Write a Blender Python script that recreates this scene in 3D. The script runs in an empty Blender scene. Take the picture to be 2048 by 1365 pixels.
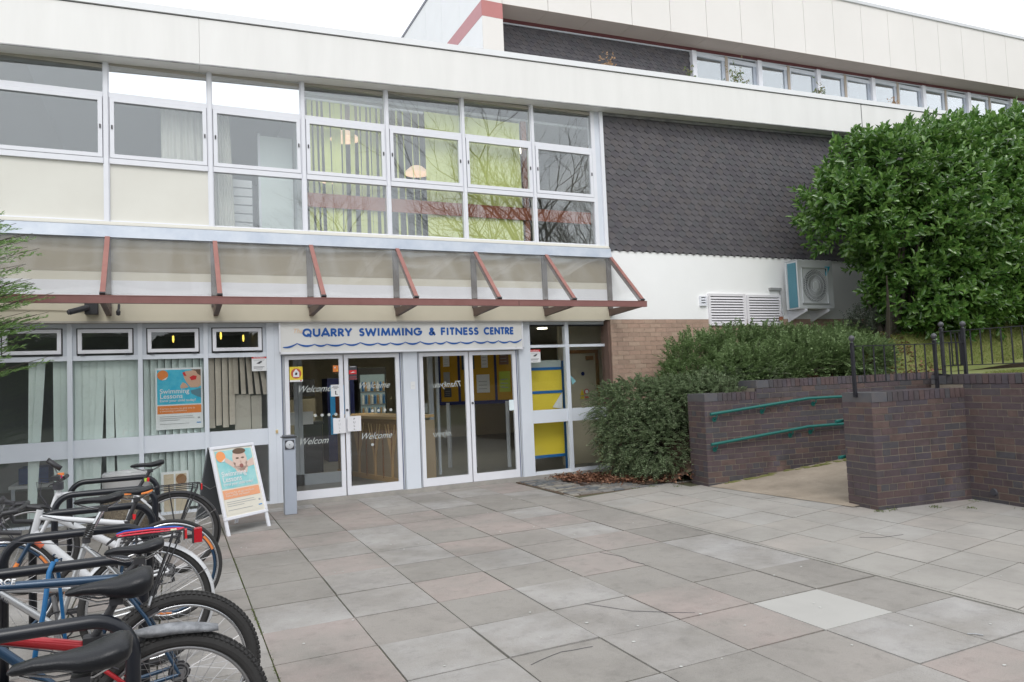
import bpy, bmesh, math, random
import numpy as np
from mathutils import Vector, Matrix
random.seed(7); rng = np.random.default_rng(7)
S = bpy.context.scene; COL = S.collection
R = math.radians
# ------------------------------------------------------------------ camera
cam = bpy.data.cameras.new('camera'); co = bpy.data.objects.new('camera', cam); COL.objects.link(co)
yaw, pitch, roll = 0.4434, 0.0536, -0.0419
cy, sy, cp, sp = math.cos(yaw), math.sin(yaw), math.cos(pitch), math.sin(pitch)
fw = Vector((sy*cp, cy*cp, sp)); rt = Vector((cy, -sy, 0)); up = rt.cross(fw)
rr = rt*math.cos(roll) + up*math.sin(roll); uu = up*math.cos(roll) - rt*math.sin(roll)
M = Matrix((( rr.x, uu.x, -fw.x, 1.5608), (rr.y, uu.y, -fw.y, -9.9907), (rr.z, uu.z, -fw.z, 1.567), (0, 0, 0, 1)))
co.matrix_world = M
cam.sensor_width = 36; cam.lens = 1440.67/2048*36; cam.clip_start = .05; cam.clip_end = 600
S.camera = co
# ------------------------------------------------------------------ overcast daylight
SUN_EL, SUN_AZ = R(48), R(200)      # azimuth measured clockwise from +Y
w = bpy.data.worlds.new('World'); S.world = w; w.use_nodes = True
nt = w.node_tree; nt.nodes.clear()
sky = nt.nodes.new('ShaderNodeTexSky'); sky.sky_type = 'NISHITA'; sky.sun_disc = False
sky.sun_elevation = SUN_EL; sky.sun_rotation = SUN_AZ; sky.air_density = 1.0; sky.dust_density = 3.0; sky.ozone_density = 1.0
hs = nt.nodes.new('ShaderNodeHueSaturation'); hs.inputs['Saturation'].default_value = .10
mix = nt.nodes.new('ShaderNodeMix'); mix.data_type = 'RGBA'; mix.inputs[0].default_value = .72
mix.inputs[7].default_value = (11.5, 11.9, 12.4, 1)       # the cloud layer's even brightness
bg = nt.nodes.new('ShaderNodeBackground'); bg.inputs['Strength'].default_value = .12
ow = nt.nodes.new('ShaderNodeOutputWorld')
nt.links.new(sky.outputs[0], hs.inputs['Color']); nt.links.new(hs.outputs[0], mix.inputs[6])
nt.links.new(mix.outputs[2], bg.inputs[0]); nt.links.new(bg.outputs[0], ow.inputs[0])
sl = bpy.data.lights.new('sun', 'SUN'); sl.energy = 0.9; sl.angle = R(25); sl.color = (1, .97, .93)
so = bpy.data.objects.new('sun', sl); COL.objects.link(so)
sd = Vector((math.sin(SUN_AZ)*math.cos(SUN_EL), math.cos(SUN_AZ)*math.cos(SUN_EL), math.sin(SUN_EL)))
so.rotation_euler = (-sd).to_track_quat('-Z', 'Y').to_euler()
S.view_settings.view_transform = 'Standard'; S.view_settings.look = 'None'; S.view_settings.gamma = 1
S.view_settings.exposure = 0.24
S.cycles.use_denoising = True
S.cycles.max_bounces = 7; S.cycles.transparent_max_bounces = 16; S.cycles.diffuse_bounces = 4
S.cycles.glossy_bounces = 4; S.cycles.sample_clamp_indirect = 6
# ------------------------------------------------------------------ materials
MATS = {}
def mat(name, c, rough=.6, metal=0, spec=.5, var=0, vs=4, c2=None, bump=0, bs=40, isl=None, emit=0, trans=0, coat=0, detail=4, stretch=None, grime=0):
    if name in MATS: return MATS[name]
    m = bpy.data.materials.new(name); m.use_nodes = True; n = m.node_tree.nodes; L = m.node_tree.links
    b = n['Principled BSDF']; MATS[name] = m
    c = tuple(c)+(1,) if len(c) == 3 else c
    b.inputs['Base Color'].default_value = c; b.inputs['Roughness'].default_value = rough
    b.inputs['Metallic'].default_value = metal; b.inputs['Specular IOR Level'].default_value = spec
    if coat: b.inputs['Coat Weight'].default_value = coat; b.inputs['Coat Roughness'].default_value = .15
    tc = n.new('ShaderNodeTexCoord'); src = None; tco = tc.outputs['Object']
    if stretch:
        mp = n.new('ShaderNodeMapping'); mp.inputs['Scale'].default_value = stretch; L.new(tco, mp.inputs[0]); tco = mp.outputs[0]
    if isl:
        g = n.new('ShaderNodeNewGeometry'); r = n.new('ShaderNodeValToRGB'); r.color_ramp.interpolation = 'CONSTANT' if len(isl) > 3 else 'LINEAR'
        el = r.color_ramp.elements
        while len(el) < len(isl): el.new(.5)
        for i, cc in enumerate(isl):
            el[i].position = i/len(isl) if len(isl) > 3 else i/max(1, len(isl)-1); el[i].color = tuple(cc)+(1,)
        L.new(g.outputs['Random Per Island'], r.inputs[0]); src = r.outputs[0]
    if var or c2:
        no = n.new('ShaderNodeTexNoise'); no.inputs['Scale'].default_value = vs; no.inputs['Detail'].default_value = detail; no.inputs['Roughness'].default_value = .62
        L.new(tco, no.inputs['Vector'])
        mr = n.new('ShaderNodeMapRange'); mr.inputs[1].default_value = .3; mr.inputs[2].default_value = .7
        L.new(no.outputs[0], mr.inputs[0])
        mx = n.new('ShaderNodeMix'); mx.data_type = 'RGBA'; L.new(mr.outputs[0], mx.inputs[0])
        if c2:
            mx.inputs[6].default_value = c; mx.inputs[7].default_value = tuple(c2)+(1,)
            if src: L.new(src, mx.inputs[6])
        else:
            mx.blend_type = 'MULTIPLY'; mr.inputs[3].default_value = 0; mr.inputs[4].default_value = 1
            mx.inputs[7].default_value = (1-var, 1-var, 1-var*1.05, 1); mx.inputs[6].default_value = c
            if src: L.new(src, mx.inputs[6])
        src = mx.outputs[2]
    if grime:
        prev = src
        for sc_, lo, hi, amt in ((.9, .45, .72, grime), (7, .52, .70, grime*.7), (130, .56, .66, grime*.8), (38, .62, .70, -grime*.5))+(((1.4, .56, .72, -.9), (.6, .5, .7, .3)) if name == 'purple_brick' else ()):
            g_ = n.new('ShaderNodeTexNoise'); g_.inputs['Scale'].default_value = sc_; g_.inputs['Detail'].default_value = 6; g_.inputs['Roughness'].default_value = .7; L.new(tco, g_.inputs['Vector'])
            m_ = n.new('ShaderNodeMapRange'); m_.inputs[1].default_value = lo; m_.inputs[2].default_value = hi; m_.inputs[3].default_value = 1; m_.inputs[4].default_value = 1-amt; L.new(g_.outputs[0], m_.inputs[0])
            x_ = n.new('ShaderNodeMix'); x_.data_type = 'RGBA'; x_.blend_type = 'MULTIPLY'; x_.inputs[0].default_value = 1; x_.inputs[6].default_value = c
            if prev: L.new(prev, x_.inputs[6])
            cv = n.new('ShaderNodeCombineColor'); [L.new(m_.outputs[0], cv.inputs[q]) for q in range(3)]; L.new(cv.outputs[0], x_.inputs[7]); prev = x_.outputs[2]
        src = prev
    if src: L.new(src, b.inputs['Base Color'])
    if bump:
        nb = n.new('ShaderNodeTexNoise'); nb.inputs['Scale'].default_value = bs; nb.inputs['Detail'].default_value = 5
        L.new(tco, nb.inputs['Vector']); bp = n.new('ShaderNodeBump'); bp.inputs['Strength'].default_value = bump; bp.inputs['Distance'].default_value = .01
        L.new(nb.outputs[0], bp.inputs['Height']); L.new(bp.outputs[0], b.inputs['Normal'])
    if emit: b.inputs['Emission Color'].default_value = c; b.inputs['Emission Strength'].default_value = emit
    if trans:
        out = [x for x in n if x.type == 'OUTPUT_MATERIAL'][0]; tr = n.new('ShaderNodeBsdfTranslucent'); ms = n.new('ShaderNodeMixShader')
        ms.inputs[0].default_value = trans; L.new(b.outputs[0], ms.inputs[1]); L.new(tr.outputs[0], ms.inputs[2]); L.new(ms.outputs[0], out.inputs[0])
        if src: L.new(src, tr.inputs[0])
        else: tr.inputs[0].default_value = c
    return m
def glassmat(name, tint=(.82, .86, .85), boost=2.4, rough=.0, ior=1.5, wob=0, haze=0):
    m = bpy.data.materials.new(name); m.use_nodes = True; n = m.node_tree.nodes; L = m.node_tree.links; n.clear(); MATS[name] = m
    out = n.new('ShaderNodeOutputMaterial'); tr = n.new('ShaderNodeBsdfTransparent'); tr.inputs[0].default_value = tuple(tint)+(1,)
    gl = n.new('ShaderNodeBsdfGlossy'); gl.inputs['Roughness'].default_value = rough; gl.inputs[0].default_value = (.95, .98, 1, 1)
    lw_ = n.new('ShaderNodeLayerWeight'); lw_.inputs[0].default_value = .5; pw = n.new('ShaderNodeMath'); pw.operation = 'POWER'; pw.inputs[1].default_value = 5
    fr = n.new('ShaderNodeMath'); fr.operation = 'MULTIPLY_ADD'; fr.inputs[1].default_value = .96; fr.inputs[2].default_value = .04; L.new(lw_.outputs['Facing'], pw.inputs[0]); L.new(pw.outputs[0], fr.inputs[0])
    mu = n.new('ShaderNodeMath'); mu.operation = 'MULTIPLY'; mu.inputs[1].default_value = boost; mu.use_clamp = True
    ms = n.new('ShaderNodeMixShader'); L.new(fr.outputs[0], mu.inputs[0]); L.new(mu.outputs[0], ms.inputs[0])
    L.new(tr.outputs[0], ms.inputs[1]); L.new(gl.outputs[0], ms.inputs[2]); last = ms
    if wob:
        tc = n.new('ShaderNodeTexCoord'); no = n.new('ShaderNodeTexNoise'); no.inputs['Scale'].default_value = 1.4; no.inputs['Detail'].default_value = 1
        bp = n.new('ShaderNodeBump'); bp.inputs['Strength'].default_value = wob; bp.inputs['Distance'].default_value = .05
        L.new(tc.outputs['Object'], no.inputs['Vector']); L.new(no.outputs[0], bp.inputs['Height']); L.new(bp.outputs[0], gl.inputs['Normal'])
    if haze:
        df = n.new('ShaderNodeBsdfDiffuse'); df.inputs[0].default_value = (.75, .78, .8, 1); m2 = n.new('ShaderNodeMixShader')
        tc = n.new('ShaderNodeTexCoord'); mp = n.new('ShaderNodeMapping'); mp.inputs['Scale'].default_value = (5, .7, .7); no = n.new('ShaderNodeTexNoise')
        no.inputs['Scale'].default_value = 1.2; no.inputs['Detail'].default_value = 5; L.new(tc.outputs['Object'], mp.inputs[0]); L.new(mp.outputs[0], no.inputs['Vector'])
        mr = n.new('ShaderNodeMapRange'); mr.inputs[1].default_value = .42; mr.inputs[2].default_value = .75; mr.inputs[3].default_value = haze*.7; mr.inputs[4].default_value = haze*1.6
        L.new(no.outputs[0], mr.inputs[0]); L.new(mr.outputs[0], m2.inputs[0]); L.new(ms.outputs[0], m2.inputs[1]); L.new(df.outputs[0], m2.inputs[2]); last = m2
    L.new(last.outputs[0], out.inputs[0]); return m
white = mat('white_panel', (.82, .81, .795), .55, var=.07, vs=1.6, stretch=(2.2, 2.2, .3))
coping_m = mat('coping_white', (.80, .81, .83), .4, var=.04, vs=2)
beige = mat('beige_render', (.62, .57, .45), .8, var=.07, vs=1.2)
tan = mat('tan_board', (.36, .31, .22), .8, var=.08, vs=1.5)
cream = mat('cream_panel', (.72, .71, .655), .75, c2=(.67, .655, .60), vs=1.1)
whiter = mat('white_render', (.90, .90, .90), .85, var=.03, vs=1.5, bump=.15, bs=25)
alu = mat('white_frame', (.76, .77, .82), .35, var=.04, vs=5)
grey = mat('grey_frame', (.56, .60, .66), .45, var=.05, vs=3)
greyl = mat('light_grey_frame', (.68, .72, .785), .4, var=.05, vs=3)
dark = mat('dark_gap', (.02, .02, .024), .7)
soffm = mat('soffit_board', (.46, .43, .38), .8, var=.12, vs=2)
usoff = mat('taupe_soffit', (.52, .45, .41), .8, var=.06, vs=1.2)
pinkw = mat('pinkish_panel', (.76, .73, .70), .55, var=.05, vs=.5)
redb = mat('faded_red_band', (.50, .20, .19), .6, var=.12, vs=1)
maroon = mat('maroon_trim', (.17, .055, .06), .6, var=.1)
tile_m = mat('hung_tile', (.07, .062, .07), .75, isl=[(.094, .087, .100), (.118, .110, .120), (.106, .099, .110), (.112, .102, .108), (.100, .098, .108)], var=.2, vs=6, bump=.2, bs=60)
zinc = mat('zinc_flashing', (.40, .45, .53), .45, c2=(.52, .56, .62), vs=3.5, metal=.15)
redbrown = mat('red_brown_paint', (.20, .085, .075), .45, c2=(.24, .11, .10), vs=5)
redtop = mat('faded_red_cap', (.33, .15, .125), .55, c2=(.27, .115, .10), vs=8)
brownp = mat('dark_brown_bracket', (.13, .085, .07), .6, var=.1)
glass = glassmat('window_glass', tint=(.96, .975, .97), boost=3.0, wob=.02)
glass_low = glassmat('door_glass', tint=(.975, .985, .98), boost=1.1, wob=.015)
acryl = glassmat('canopy_acrylic', tint=(.93, .93, .93), boost=1.7, rough=.06, wob=.07, haze=.10)
film = glassmat('reflective_pane', tint=(.9, .9, .9), boost=17, rough=.05)
film2 = glassmat('strip_pane', tint=(.9, .92, .93), boost=7)
concrete = mat('concrete', (.36, .34, .31), .9, c2=(.28, .27, .25), vs=6, bump=.3, bs=80)
slab_m = mat('paving_slab', (.3, .3, .3), .85, isl=[(.318, .292, .270), (.372, .353, .338), (.365, .305, .282), (.282, .264, .242), (.388, .374, .362), (.358, .305, .285), (.298, .280, .258), (.395, .382, .372)], c2=(.272, .254, .232), vs=1.9, grime=.26, bump=.5, bs=120, detail=9)
slab_r = mat('paving_slab_pale', (.36, .34, .31), .85, isl=[(.355, .33, .30), (.37, .35, .325), (.36, .328, .30), (.365, .353, .335), (.34, .325, .30)], c2=(.31, .293, .27), vs=1.8, grime=.14, bump=.35, bs=120, detail=8)
slab_new = mat('new_slab', (.415, .405, .385), .85, var=.08, vs=3, bump=.1, bs=90)
joint = mat('mossy_joint', (.06, .055, .042), .95, c2=(.105, .11, .045), vs=1.2, bump=.4, bs=90, detail=6)
ramp_m = mat('ramp_concrete', (.38, .32, .255), .9, c2=(.27, .225, .175), vs=2.5, grime=.22, bump=.5, bs=50, detail=7)
moss = mat('moss', (.14, .16, .03), .95, c2=(.20, .19, .08), vs=9, bump=.6, bs=60)
brickp = mat('purple_brick', (.1, .06, .06), .75, isl=[(.100, .070, .074), (.092, .068, .077), (.084, .070, .084), (.108, .072, .071), (.097, .069, .075), (.078, .073, .081), (.102, .073, .076), (.092, .067, .074), (.125, .083, .074), (.085, .070, .076)], var=.22, vs=14, grime=.25, bump=.45, bs=70)
mortar = mat('mortar', (.27, .235, .185), .95, c2=(.16, .14, .12), vs=2.5, bump=.3)
brickb = mat('buff_brick', (.4, .25, .17), .85, isl=[(.43, .295, .225), (.46, .325, .25), (.40, .28, .215), (.48, .35, .27), (.42, .29, .225), (.45, .305, .235)], var=.2, vs=12, bump=.3, bs=60)
mortarb = mat('buff_mortar', (.44, .34, .27), .95, var=.1)
blackp = mat('black_rack_paint', (.008, .010, .016), .30, spec=.5, var=.2, vs=9)
railp = mat('black_railing', (.012, .012, .017), .45)
rubber = mat('tyre_rubber', (.035, .034, .034), .85, var=.25, vs=30)
chrome = mat('bright_metal', (.62, .63, .65), .25, metal=1)
steel = mat('dull_steel', (.35, .35, .36), .4, metal=.9)
darkm = mat('dark_component', (.03, .03, .034), .45, spec=.5)
saddle_m = mat('saddle_black', (.007, .008, .011), .34, spec=.42, bump=.15, bs=220)
greenp = mat('green_handrail', (.008, .12, .105), .4, var=.1)
soil = mat('soil_bed', (.07, .045, .03), .95, c2=(.12, .075, .05), vs=7, bump=.8, bs=30)
lawn_m = mat('lawn_turf', (.115, .155, .030), .95, c2=(.20, .20, .075), vs=3.5, bump=.8, bs=60, detail=9)
bark = mat('bark', (.10, .085, .07), .9, var=.3, vs=8)
text_blue = mat('sign_blue', (.006, .09, .36), .5)
paper = mat('paper_white', (.74, .75, .76), .6)
sign_w = mat('sign_white', (.70, .70, .68), .45, var=.05, vs=1)
vinyl = mat('white_vinyl', (.46, .49, .48), .5)
yellow = mat('yellow_board', (.78, .60, .045), .6, var=.06)
mustard = mat('mustard_felt', (.58, .33, .03), .9, var=.08)
bluef = mat('blue_frame', (.01, .13, .38), .45)
navy = mat('navy_trim', (.012, .02, .12), .5)
wood = mat('oak_wood', (.30, .15, .06), .5, c2=(.22, .10, .035), vs=5, stretch=(1, 1, 6))
woodl = mat('pale_wood', (.52, .33, .15), .5)
lime = mat('lime_fabric', (.76, .80, .30), .9, trans=.12, var=.08, vs=2)
mint = mat('mint_blind', (.80, .89, .86), .85, trans=.15, var=.07, vs=1.5)
beigeb = mat('beige_blind', (.60, .54, .46), .85, trans=.1, var=.07)
inwall = mat('interior_wall', (.46, .46, .46), .8, var=.04)
incream = mat('interior_cream', (.58, .53, .42), .8, var=.04)
infloor = mat('interior_floor', (.24, .24, .235), .35, var=.15, vs=1.5)
inceil = mat('interior_ceiling', (.55, .55, .54), .8)
orange = mat('orange', (.72, .22, .05), .6)
cyan = mat('poster_cyan', (.015, .38, .60), .5, c2=(.10, .52, .66), vs=8)
teal = mat('poster_teal', (.18, .52, .55), .5, c2=(.38, .66, .66), vs=7)
skin = mat('skin_tone', (.60, .38, .27), .6)
skinp = mat('pale_skin_tone', (.66, .50, .43), .6)
hairb = mat('brown_hair', (.14, .09, .06), .7)
redp = mat('signal_red', (.60, .02, .025), .4)
inkg = mat('grey_ink', (.35, .36, .37), .6)
inkd = mat('dark_ink', (.05, .05, .06), .6)
# ------------------------------------------------------------------ mesh builder
class MB:
    def __init__(s): s.v = []; s.f = []; s.m = []; s.mats = []
    def mi(s, m):
        if m not in s.mats: s.mats.append(m)
        return s.mats.index(m)
    def add(s, vs, fs, m):
        o = len(s.v); s.v += [tuple(v) for v in vs]; k = s.mi(m)
        for f in fs: s.f.append(tuple(o+i for i in f)); s.m.append(k)
        return s
    def box(s, x0, x1, y0, y1, z0, z1, m):
        return s.add([(x0, y0, z0), (x1, y0, z0), (x1, y1, z0), (x0, y1, z0), (x0, y0, z1), (x1, y0, z1), (x1, y1, z1), (x0, y1, z1)],
                     [(0, 3, 2, 1), (4, 5, 6, 7), (0, 1, 5, 4), (1, 2, 6, 5), (2, 3, 7, 6), (3, 0, 4, 7)], m)
    def obox(s, c, ax, ay, az, m):
        c = Vector(c); ax = Vector(ax); ay = Vector(ay); az = Vector(az)
        vs = [c+sx*ax+sy_*ay+sz*az for sz in (-1, 1) for sx, sy_ in ((-1, -1), (1, -1), (1, 1), (-1, 1))]
        return s.add(vs, [(0, 3, 2, 1), (4, 5, 6, 7), (0, 1, 5, 4), (1, 2, 6, 5), (2, 3, 7, 6), (3, 0, 4, 7)], m)
    def hexa(s, vs, m):     # 8 verts in box order
        return s.add(vs, [(0, 3, 2, 1), (4, 5, 6, 7), (0, 1, 5, 4), (1, 2, 6, 5), (2, 3, 7, 6), (3, 0, 4, 7)], m)
    def tube(s, pts, r, m, seg=8, cap=True, flat=1.0):
        pts = [Vector(p) for p in pts]; n = len(pts); rs = r if isinstance(r, (list, tuple)) else [r]*n
        vs = []; prev = None
        for i, p in enumerate(pts):
            t = (pts[min(i+1, n-1)]-pts[max(i-1, 0)])
            if t.length < 1e-9: t = Vector((0, 0, 1))
            t.normalize()
            if prev is None:
                a = Vector((0, 1, 0)) if abs(t.y) < .9 else Vector((1, 0, 0))
                u = t.cross(a).normalized()
            else:
                u = prev - t*prev.dot(t)
                u = u.normalized() if u.length > 1e-6 else t.orthogonal().normalized()
            prev = u; v = t.cross(u)
            for k in range(seg):
                a = 2*math.pi*k/seg; vs.append(p + (u*math.cos(a) + v*math.sin(a)*flat)*rs[i])
        fs = [(i*seg+k, i*seg+(k+1) % seg, (i+1)*seg+(k+1) % seg, (i+1)*seg+k) for i in range(n-1) for k in range(seg)]
        if cap: fs += [tuple(reversed(range(seg))), tuple((n-1)*seg+k for k in range(seg))]
        return s.add(vs, fs, m)
    def torus(s, c, R_, r, m, axis='y', N=48, n=10, a0=0, a1=360, squash=1, ry=None, tilt=None):
        full = abs(a1-a0) >= 360; K = N if full else N+1; vs = []; c = Vector(c)
        for i in range(K):
            a = R(a0+(a1-a0)*i/N)
            for k in range(n):
                b = 2*math.pi*k/n; rad = R_+r*math.cos(b)*squash; h = (ry or r)*math.sin(b)
                p = Vector((math.cos(a)*rad, h, math.sin(a)*rad)) if axis == 'y' else Vector((math.cos(a)*rad, math.sin(a)*rad, h))
                vs.append(c+p)
        fs = [(i*n+k, i*n+(k+1) % n, ((i+1) % K)*n+(k+1) % n, ((i+1) % K)*n+k) for i in range(N if full else K-1) for k in range(n)]
        return s.add(vs, fs, m)
    def loft(s, secs, m, cap=True):
        n = len(secs[0]); vs = [p for q in secs for p in q]
        fs = [(i*n+k, i*n+(k+1) % n, (i+1)*n+(k+1) % n, (i+1)*n+k) for i in range(len(secs)-1) for k in range(n)]
        if cap: fs += [tuple(reversed(range(n))), tuple((len(secs)-1)*n+k for k in range(n))]
        return s.add(vs, fs, m)
    def lathe(s, c, prof, m, seg=24, jitter=0):
        vs = []; c = Vector(c)
        for r, z in prof:
            for k in range(seg):
                a = 2*math.pi*k/seg; q = r*(1+random.uniform(-jitter, jitter)); vs.append(c+Vector((q*math.cos(a), q*math.sin(a), z+random.uniform(-jitter, jitter)*.2)))
        fs = [(i*seg+k, i*seg+(k+1) % seg, (i+1)*seg+(k+1) % seg, (i+1)*seg+k) for i in range(len(prof)-1) for k in range(seg)]
        return s.add(vs, fs, m)
    def disc(s, c, r, m, nrm='y', t=.004, seg=20, sx=1, sz=1):
        c = Vector(c); vs = []
        for e in (-t/2, t/2):
            for k in range(seg):
                a = 2*math.pi*k/seg; x, y = r*math.cos(a)*sx, r*math.sin(a)*sz
                vs.append(c + (Vector((x, e, y)) if nrm == 'y' else Vector((x, y, e)) if nrm == 'z' else Vector((e, x, y))))
        fs = [tuple(range(seg)), tuple(reversed(range(seg, 2*seg)))]+[(k, k+seg, (k+1) % seg+seg, (k+1) % seg) for k in range(seg)]
        return s.add(vs, fs, m)
    def poly(s, pts, y0, y1, m):   # polygon in xz extruded over y
        n = len(pts); vs = [(x, y0, z) for x, z in pts]+[(x, y1, z) for x, z in pts]
        return s.add(vs, [tuple(range(n)), tuple(reversed(range(n, 2*n)))]+[(k, k+n, (k+1) % n+n, (k+1) % n) for k in range(n)], m)
    def xf(s, Mx):
        s.v = [tuple(Mx @ Vector(v)) for v in s.v]; return s
    def build(s, name, parent=None, world=True, smooth=False, loc=None, bevel=0):
        me = bpy.data.meshes.new(name)
        off = Vector((0, 0, 0))
        if parent is not None and world:
            p = parent
            while p is not None: off += Vector(p.location); p = p.parent
        if loc is not None: off = off+Vector(loc)
        vs = s.v if off.length == 0 else [(a-off.x, b-off.y, c-off.z) for a, b, c in s.v]
        me.from_pydata(vs, [], s.f)
        for m in s.mats: me.materials.append(m)
        me.polygons.foreach_set('material_index', s.m)
        if smooth: me.polygons.foreach_set('use_smooth', [True]*len(s.f))
        me.update()
        o = bpy.data.objects.new(name, me); COL.objects.link(o)
        if parent is not None: o.parent = parent
        if loc is not None: o.location = loc
        if smooth and smooth != 'all':
            try: me.set_sharp_from_angle(angle=R(50))
            except Exception: pass
        if bevel:
            b = o.modifiers.new('bevel', 'BEVEL'); b.width = bevel; b.segments = 2; b.limit_method = 'ANGLE'
        return o
def tag(o, label=None, cat=None, group=None, kind=None):
    if label: o['label'] = label
    if cat: o['category'] = cat
    if group: o['group'] = group
    if kind: o['kind'] = kind
    return o
def thing(name, label, cat, loc=(0, 0, 0), group=None, rot=None):
    o = bpy.data.objects.new(name, None); COL.objects.link(o); o.location = loc; o.empty_display_size = .1
    if rot: o.rotation_euler = rot
    return tag(o, label, cat, group)
def text(mb, s, x, z, size, m, y=0, t=.002, wid=1, off=0, shear=0, align='LEFT', mirror=False, Mx=None, space=1):
    cu = bpy.data.curves.new('t', 'FONT'); cu.body = s; cu.size = size; cu.extrude = t/2; cu.offset = off*size; cu.shear = shear
    cu.align_x = align; cu.space_character = space; cu.resolution_u = 3
    o = bpy.data.objects.new('t', cu); COL.objects.link(o); dg = bpy.context.evaluated_depsgraph_get()
    me = bpy.data.meshes.new_from_object(o.evaluated_get(dg)); vs = []
    sx = -1 if mirror else 1
    for v in me.vertices: vs.append((x+sx*v.co.x*wid, y-v.co.z, z+v.co.y))
    if Mx: vs = [tuple(Mx @ Vector(v)) for v in vs]
    mb.add(vs, [tuple(p.vertices) if not mirror else tuple(reversed(p.vertices)) for p in me.polygons], m)
    bpy.data.objects.remove(o); bpy.data.curves.remove(cu); bpy.data.meshes.remove(me)
def leaves(name, P, D, N_, L_, W_, m, parent=None, fold=.25, simple=False):
    P, D, N_ = map(np.asarray, (P, D, N_)); n = len(P); L_ = np.broadcast_to(L_, n)[:, None]; W_ = np.broadcast_to(W_, n)[:, None]
    D = D/np.linalg.norm(D, axis=1, keepdims=True); Sd = np.cross(D, N_); Sd /= (np.linalg.norm(Sd, axis=1, keepdims=True)+1e-9); U = np.cross(Sd, D)
    if simple:
        V = np.stack([P, P+D*L_*.5+Sd*W_*.5+U*W_*fold, P+D*L_, P+D*L_*.5-Sd*W_*.5+U*W_*fold], 1); k = 4; F = np.array([[0, 1, 2], [0, 2, 3]])
        me = bpy.data.meshes.new(name); V = V.reshape(-1, 3); F = (F[None]+np.arange(n)[:, None, None]*k).reshape(-1, 3); q = 3
    else:
        V = np.stack([P, P+D*L_*.3+Sd*W_*.45+U*W_*fold, P+D*L_*.72+Sd*W_*.42+U*W_*fold*.8, P+D*L_-U*L_*.12, P+D*L_*.72-Sd*W_*.42+U*W_*fold*.8, P+D*L_*.3-Sd*W_*.45+U*W_*fold], 1); k = 6
        F = np.array([[0, 1, 2, 3], [0, 3, 4, 5]]); me = bpy.data.meshes.new(name); V = V.reshape(-1, 3); F = (F[None]+np.arange(n)[:, None, None]*k).reshape(-1, 4); q = 4
    off = np.array(parent.location) if parent is not None else np.zeros(3); V = V-off
    me.vertices.add(len(V)); me.vertices.foreach_set('co', V.astype(np.float32).ravel()); me.loops.add(F.size); me.loops.foreach_set('vertex_index', F.astype(np.int32).ravel())
    me.polygons.add(len(F)); me.polygons.foreach_set('loop_start', np.arange(len(F), dtype=np.int32)*q); me.materials.append(m); me.update(calc_edges=True); me.validate()
    o = bpy.data.objects.new(name, me); COL.objects.link(o)
    if parent is not None: o.parent = parent
    return o
def rect(mb, x0, x1, z0, z1, y, m, t=.002): mb.box(x0, x1, y-t, y, z0, z1, m)
# ================================================================== GROUND
g = MB(); g.box(-150, 150, -150, 90, -.4, -.06, mat('tarmac_ground', (.13, .135, .12), .95, c2=(.10, .13, .06), vs=.15))
tag(g.build('ground'), kind='structure')
pv = MB(); pv.box(-8, 6.30, -14, .16, -.05, -.012, joint)
for i in range(-14, 7):
    for j in range(-13, 10):
        x0 = 2.065+.6*i; y0 = -5.5985+.6*j; x1 = x0+.6; y1 = min(y0+.6, .1)
        if y0 > 0 or x0 < -6.5: continue
        if i == 6: x1 = 6.268
        dj = random.uniform(-.006, .006); gp = random.choice([.004, .005, .007]); h = random.uniform(-.0025, .0025); tl = random.uniform(-.002, .002)
        mm = slab_new if (i, j) == (5, -2) else slab_m
        pv.hexa([(x0+gp, y0+gp+dj, -.03), (x1-gp, y0+gp+dj, -.03), (x1-gp, y1-gp+dj, -.03), (x0+gp, y1-gp+dj, -.03),
                 (x0+gp, y0+gp+dj, h), (x1-gp, y0+gp+dj, h+tl), (x1-gp, y1-gp+dj, h), (x0+gp, y1-gp+dj, h-tl)], mm)
tag(pv.build('pavement'), kind='structure')
pr = MB(); pr.box(6.30, 8.9, -14, -.3, -.05, -.009, joint); pr.box(8.9, 12.2, -14, -4.4, -.05, -.009, joint)
for i in range(0, 11):
    for j in range(-18, 10):
        x0 = 6.328+.555*i; x1 = x0+.55; yb = -6.27+.447*j; sk = .158
        ya, yb2 = yb+sk*(x0-6.325), yb+sk*(x1-6.325)
        if ya+.4 > -1.45-(.18*(x0-6.3)): continue
        if x0 > 8.7 and ya > -4.4: continue
        h = random.uniform(-.002, .002); q = .0035
        pr.hexa([(x0+q, ya+q, -.03), (x1-q, yb2+q, -.03), (x1-q, yb2+.447-q, -.03), (x0+q, ya+.447-q, -.03),
                 (x0+q, ya+q, h), (x1-q, yb2+q, h), (x1-q, yb2+.447-q, h), (x0+q, ya+.447-q, h)], slab_r)
pr.box(6.284, 6.310, -13.5, -1.45, -.03, .003, concrete)
tag(pr.build('side_pavement'), kind='structure')
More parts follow.
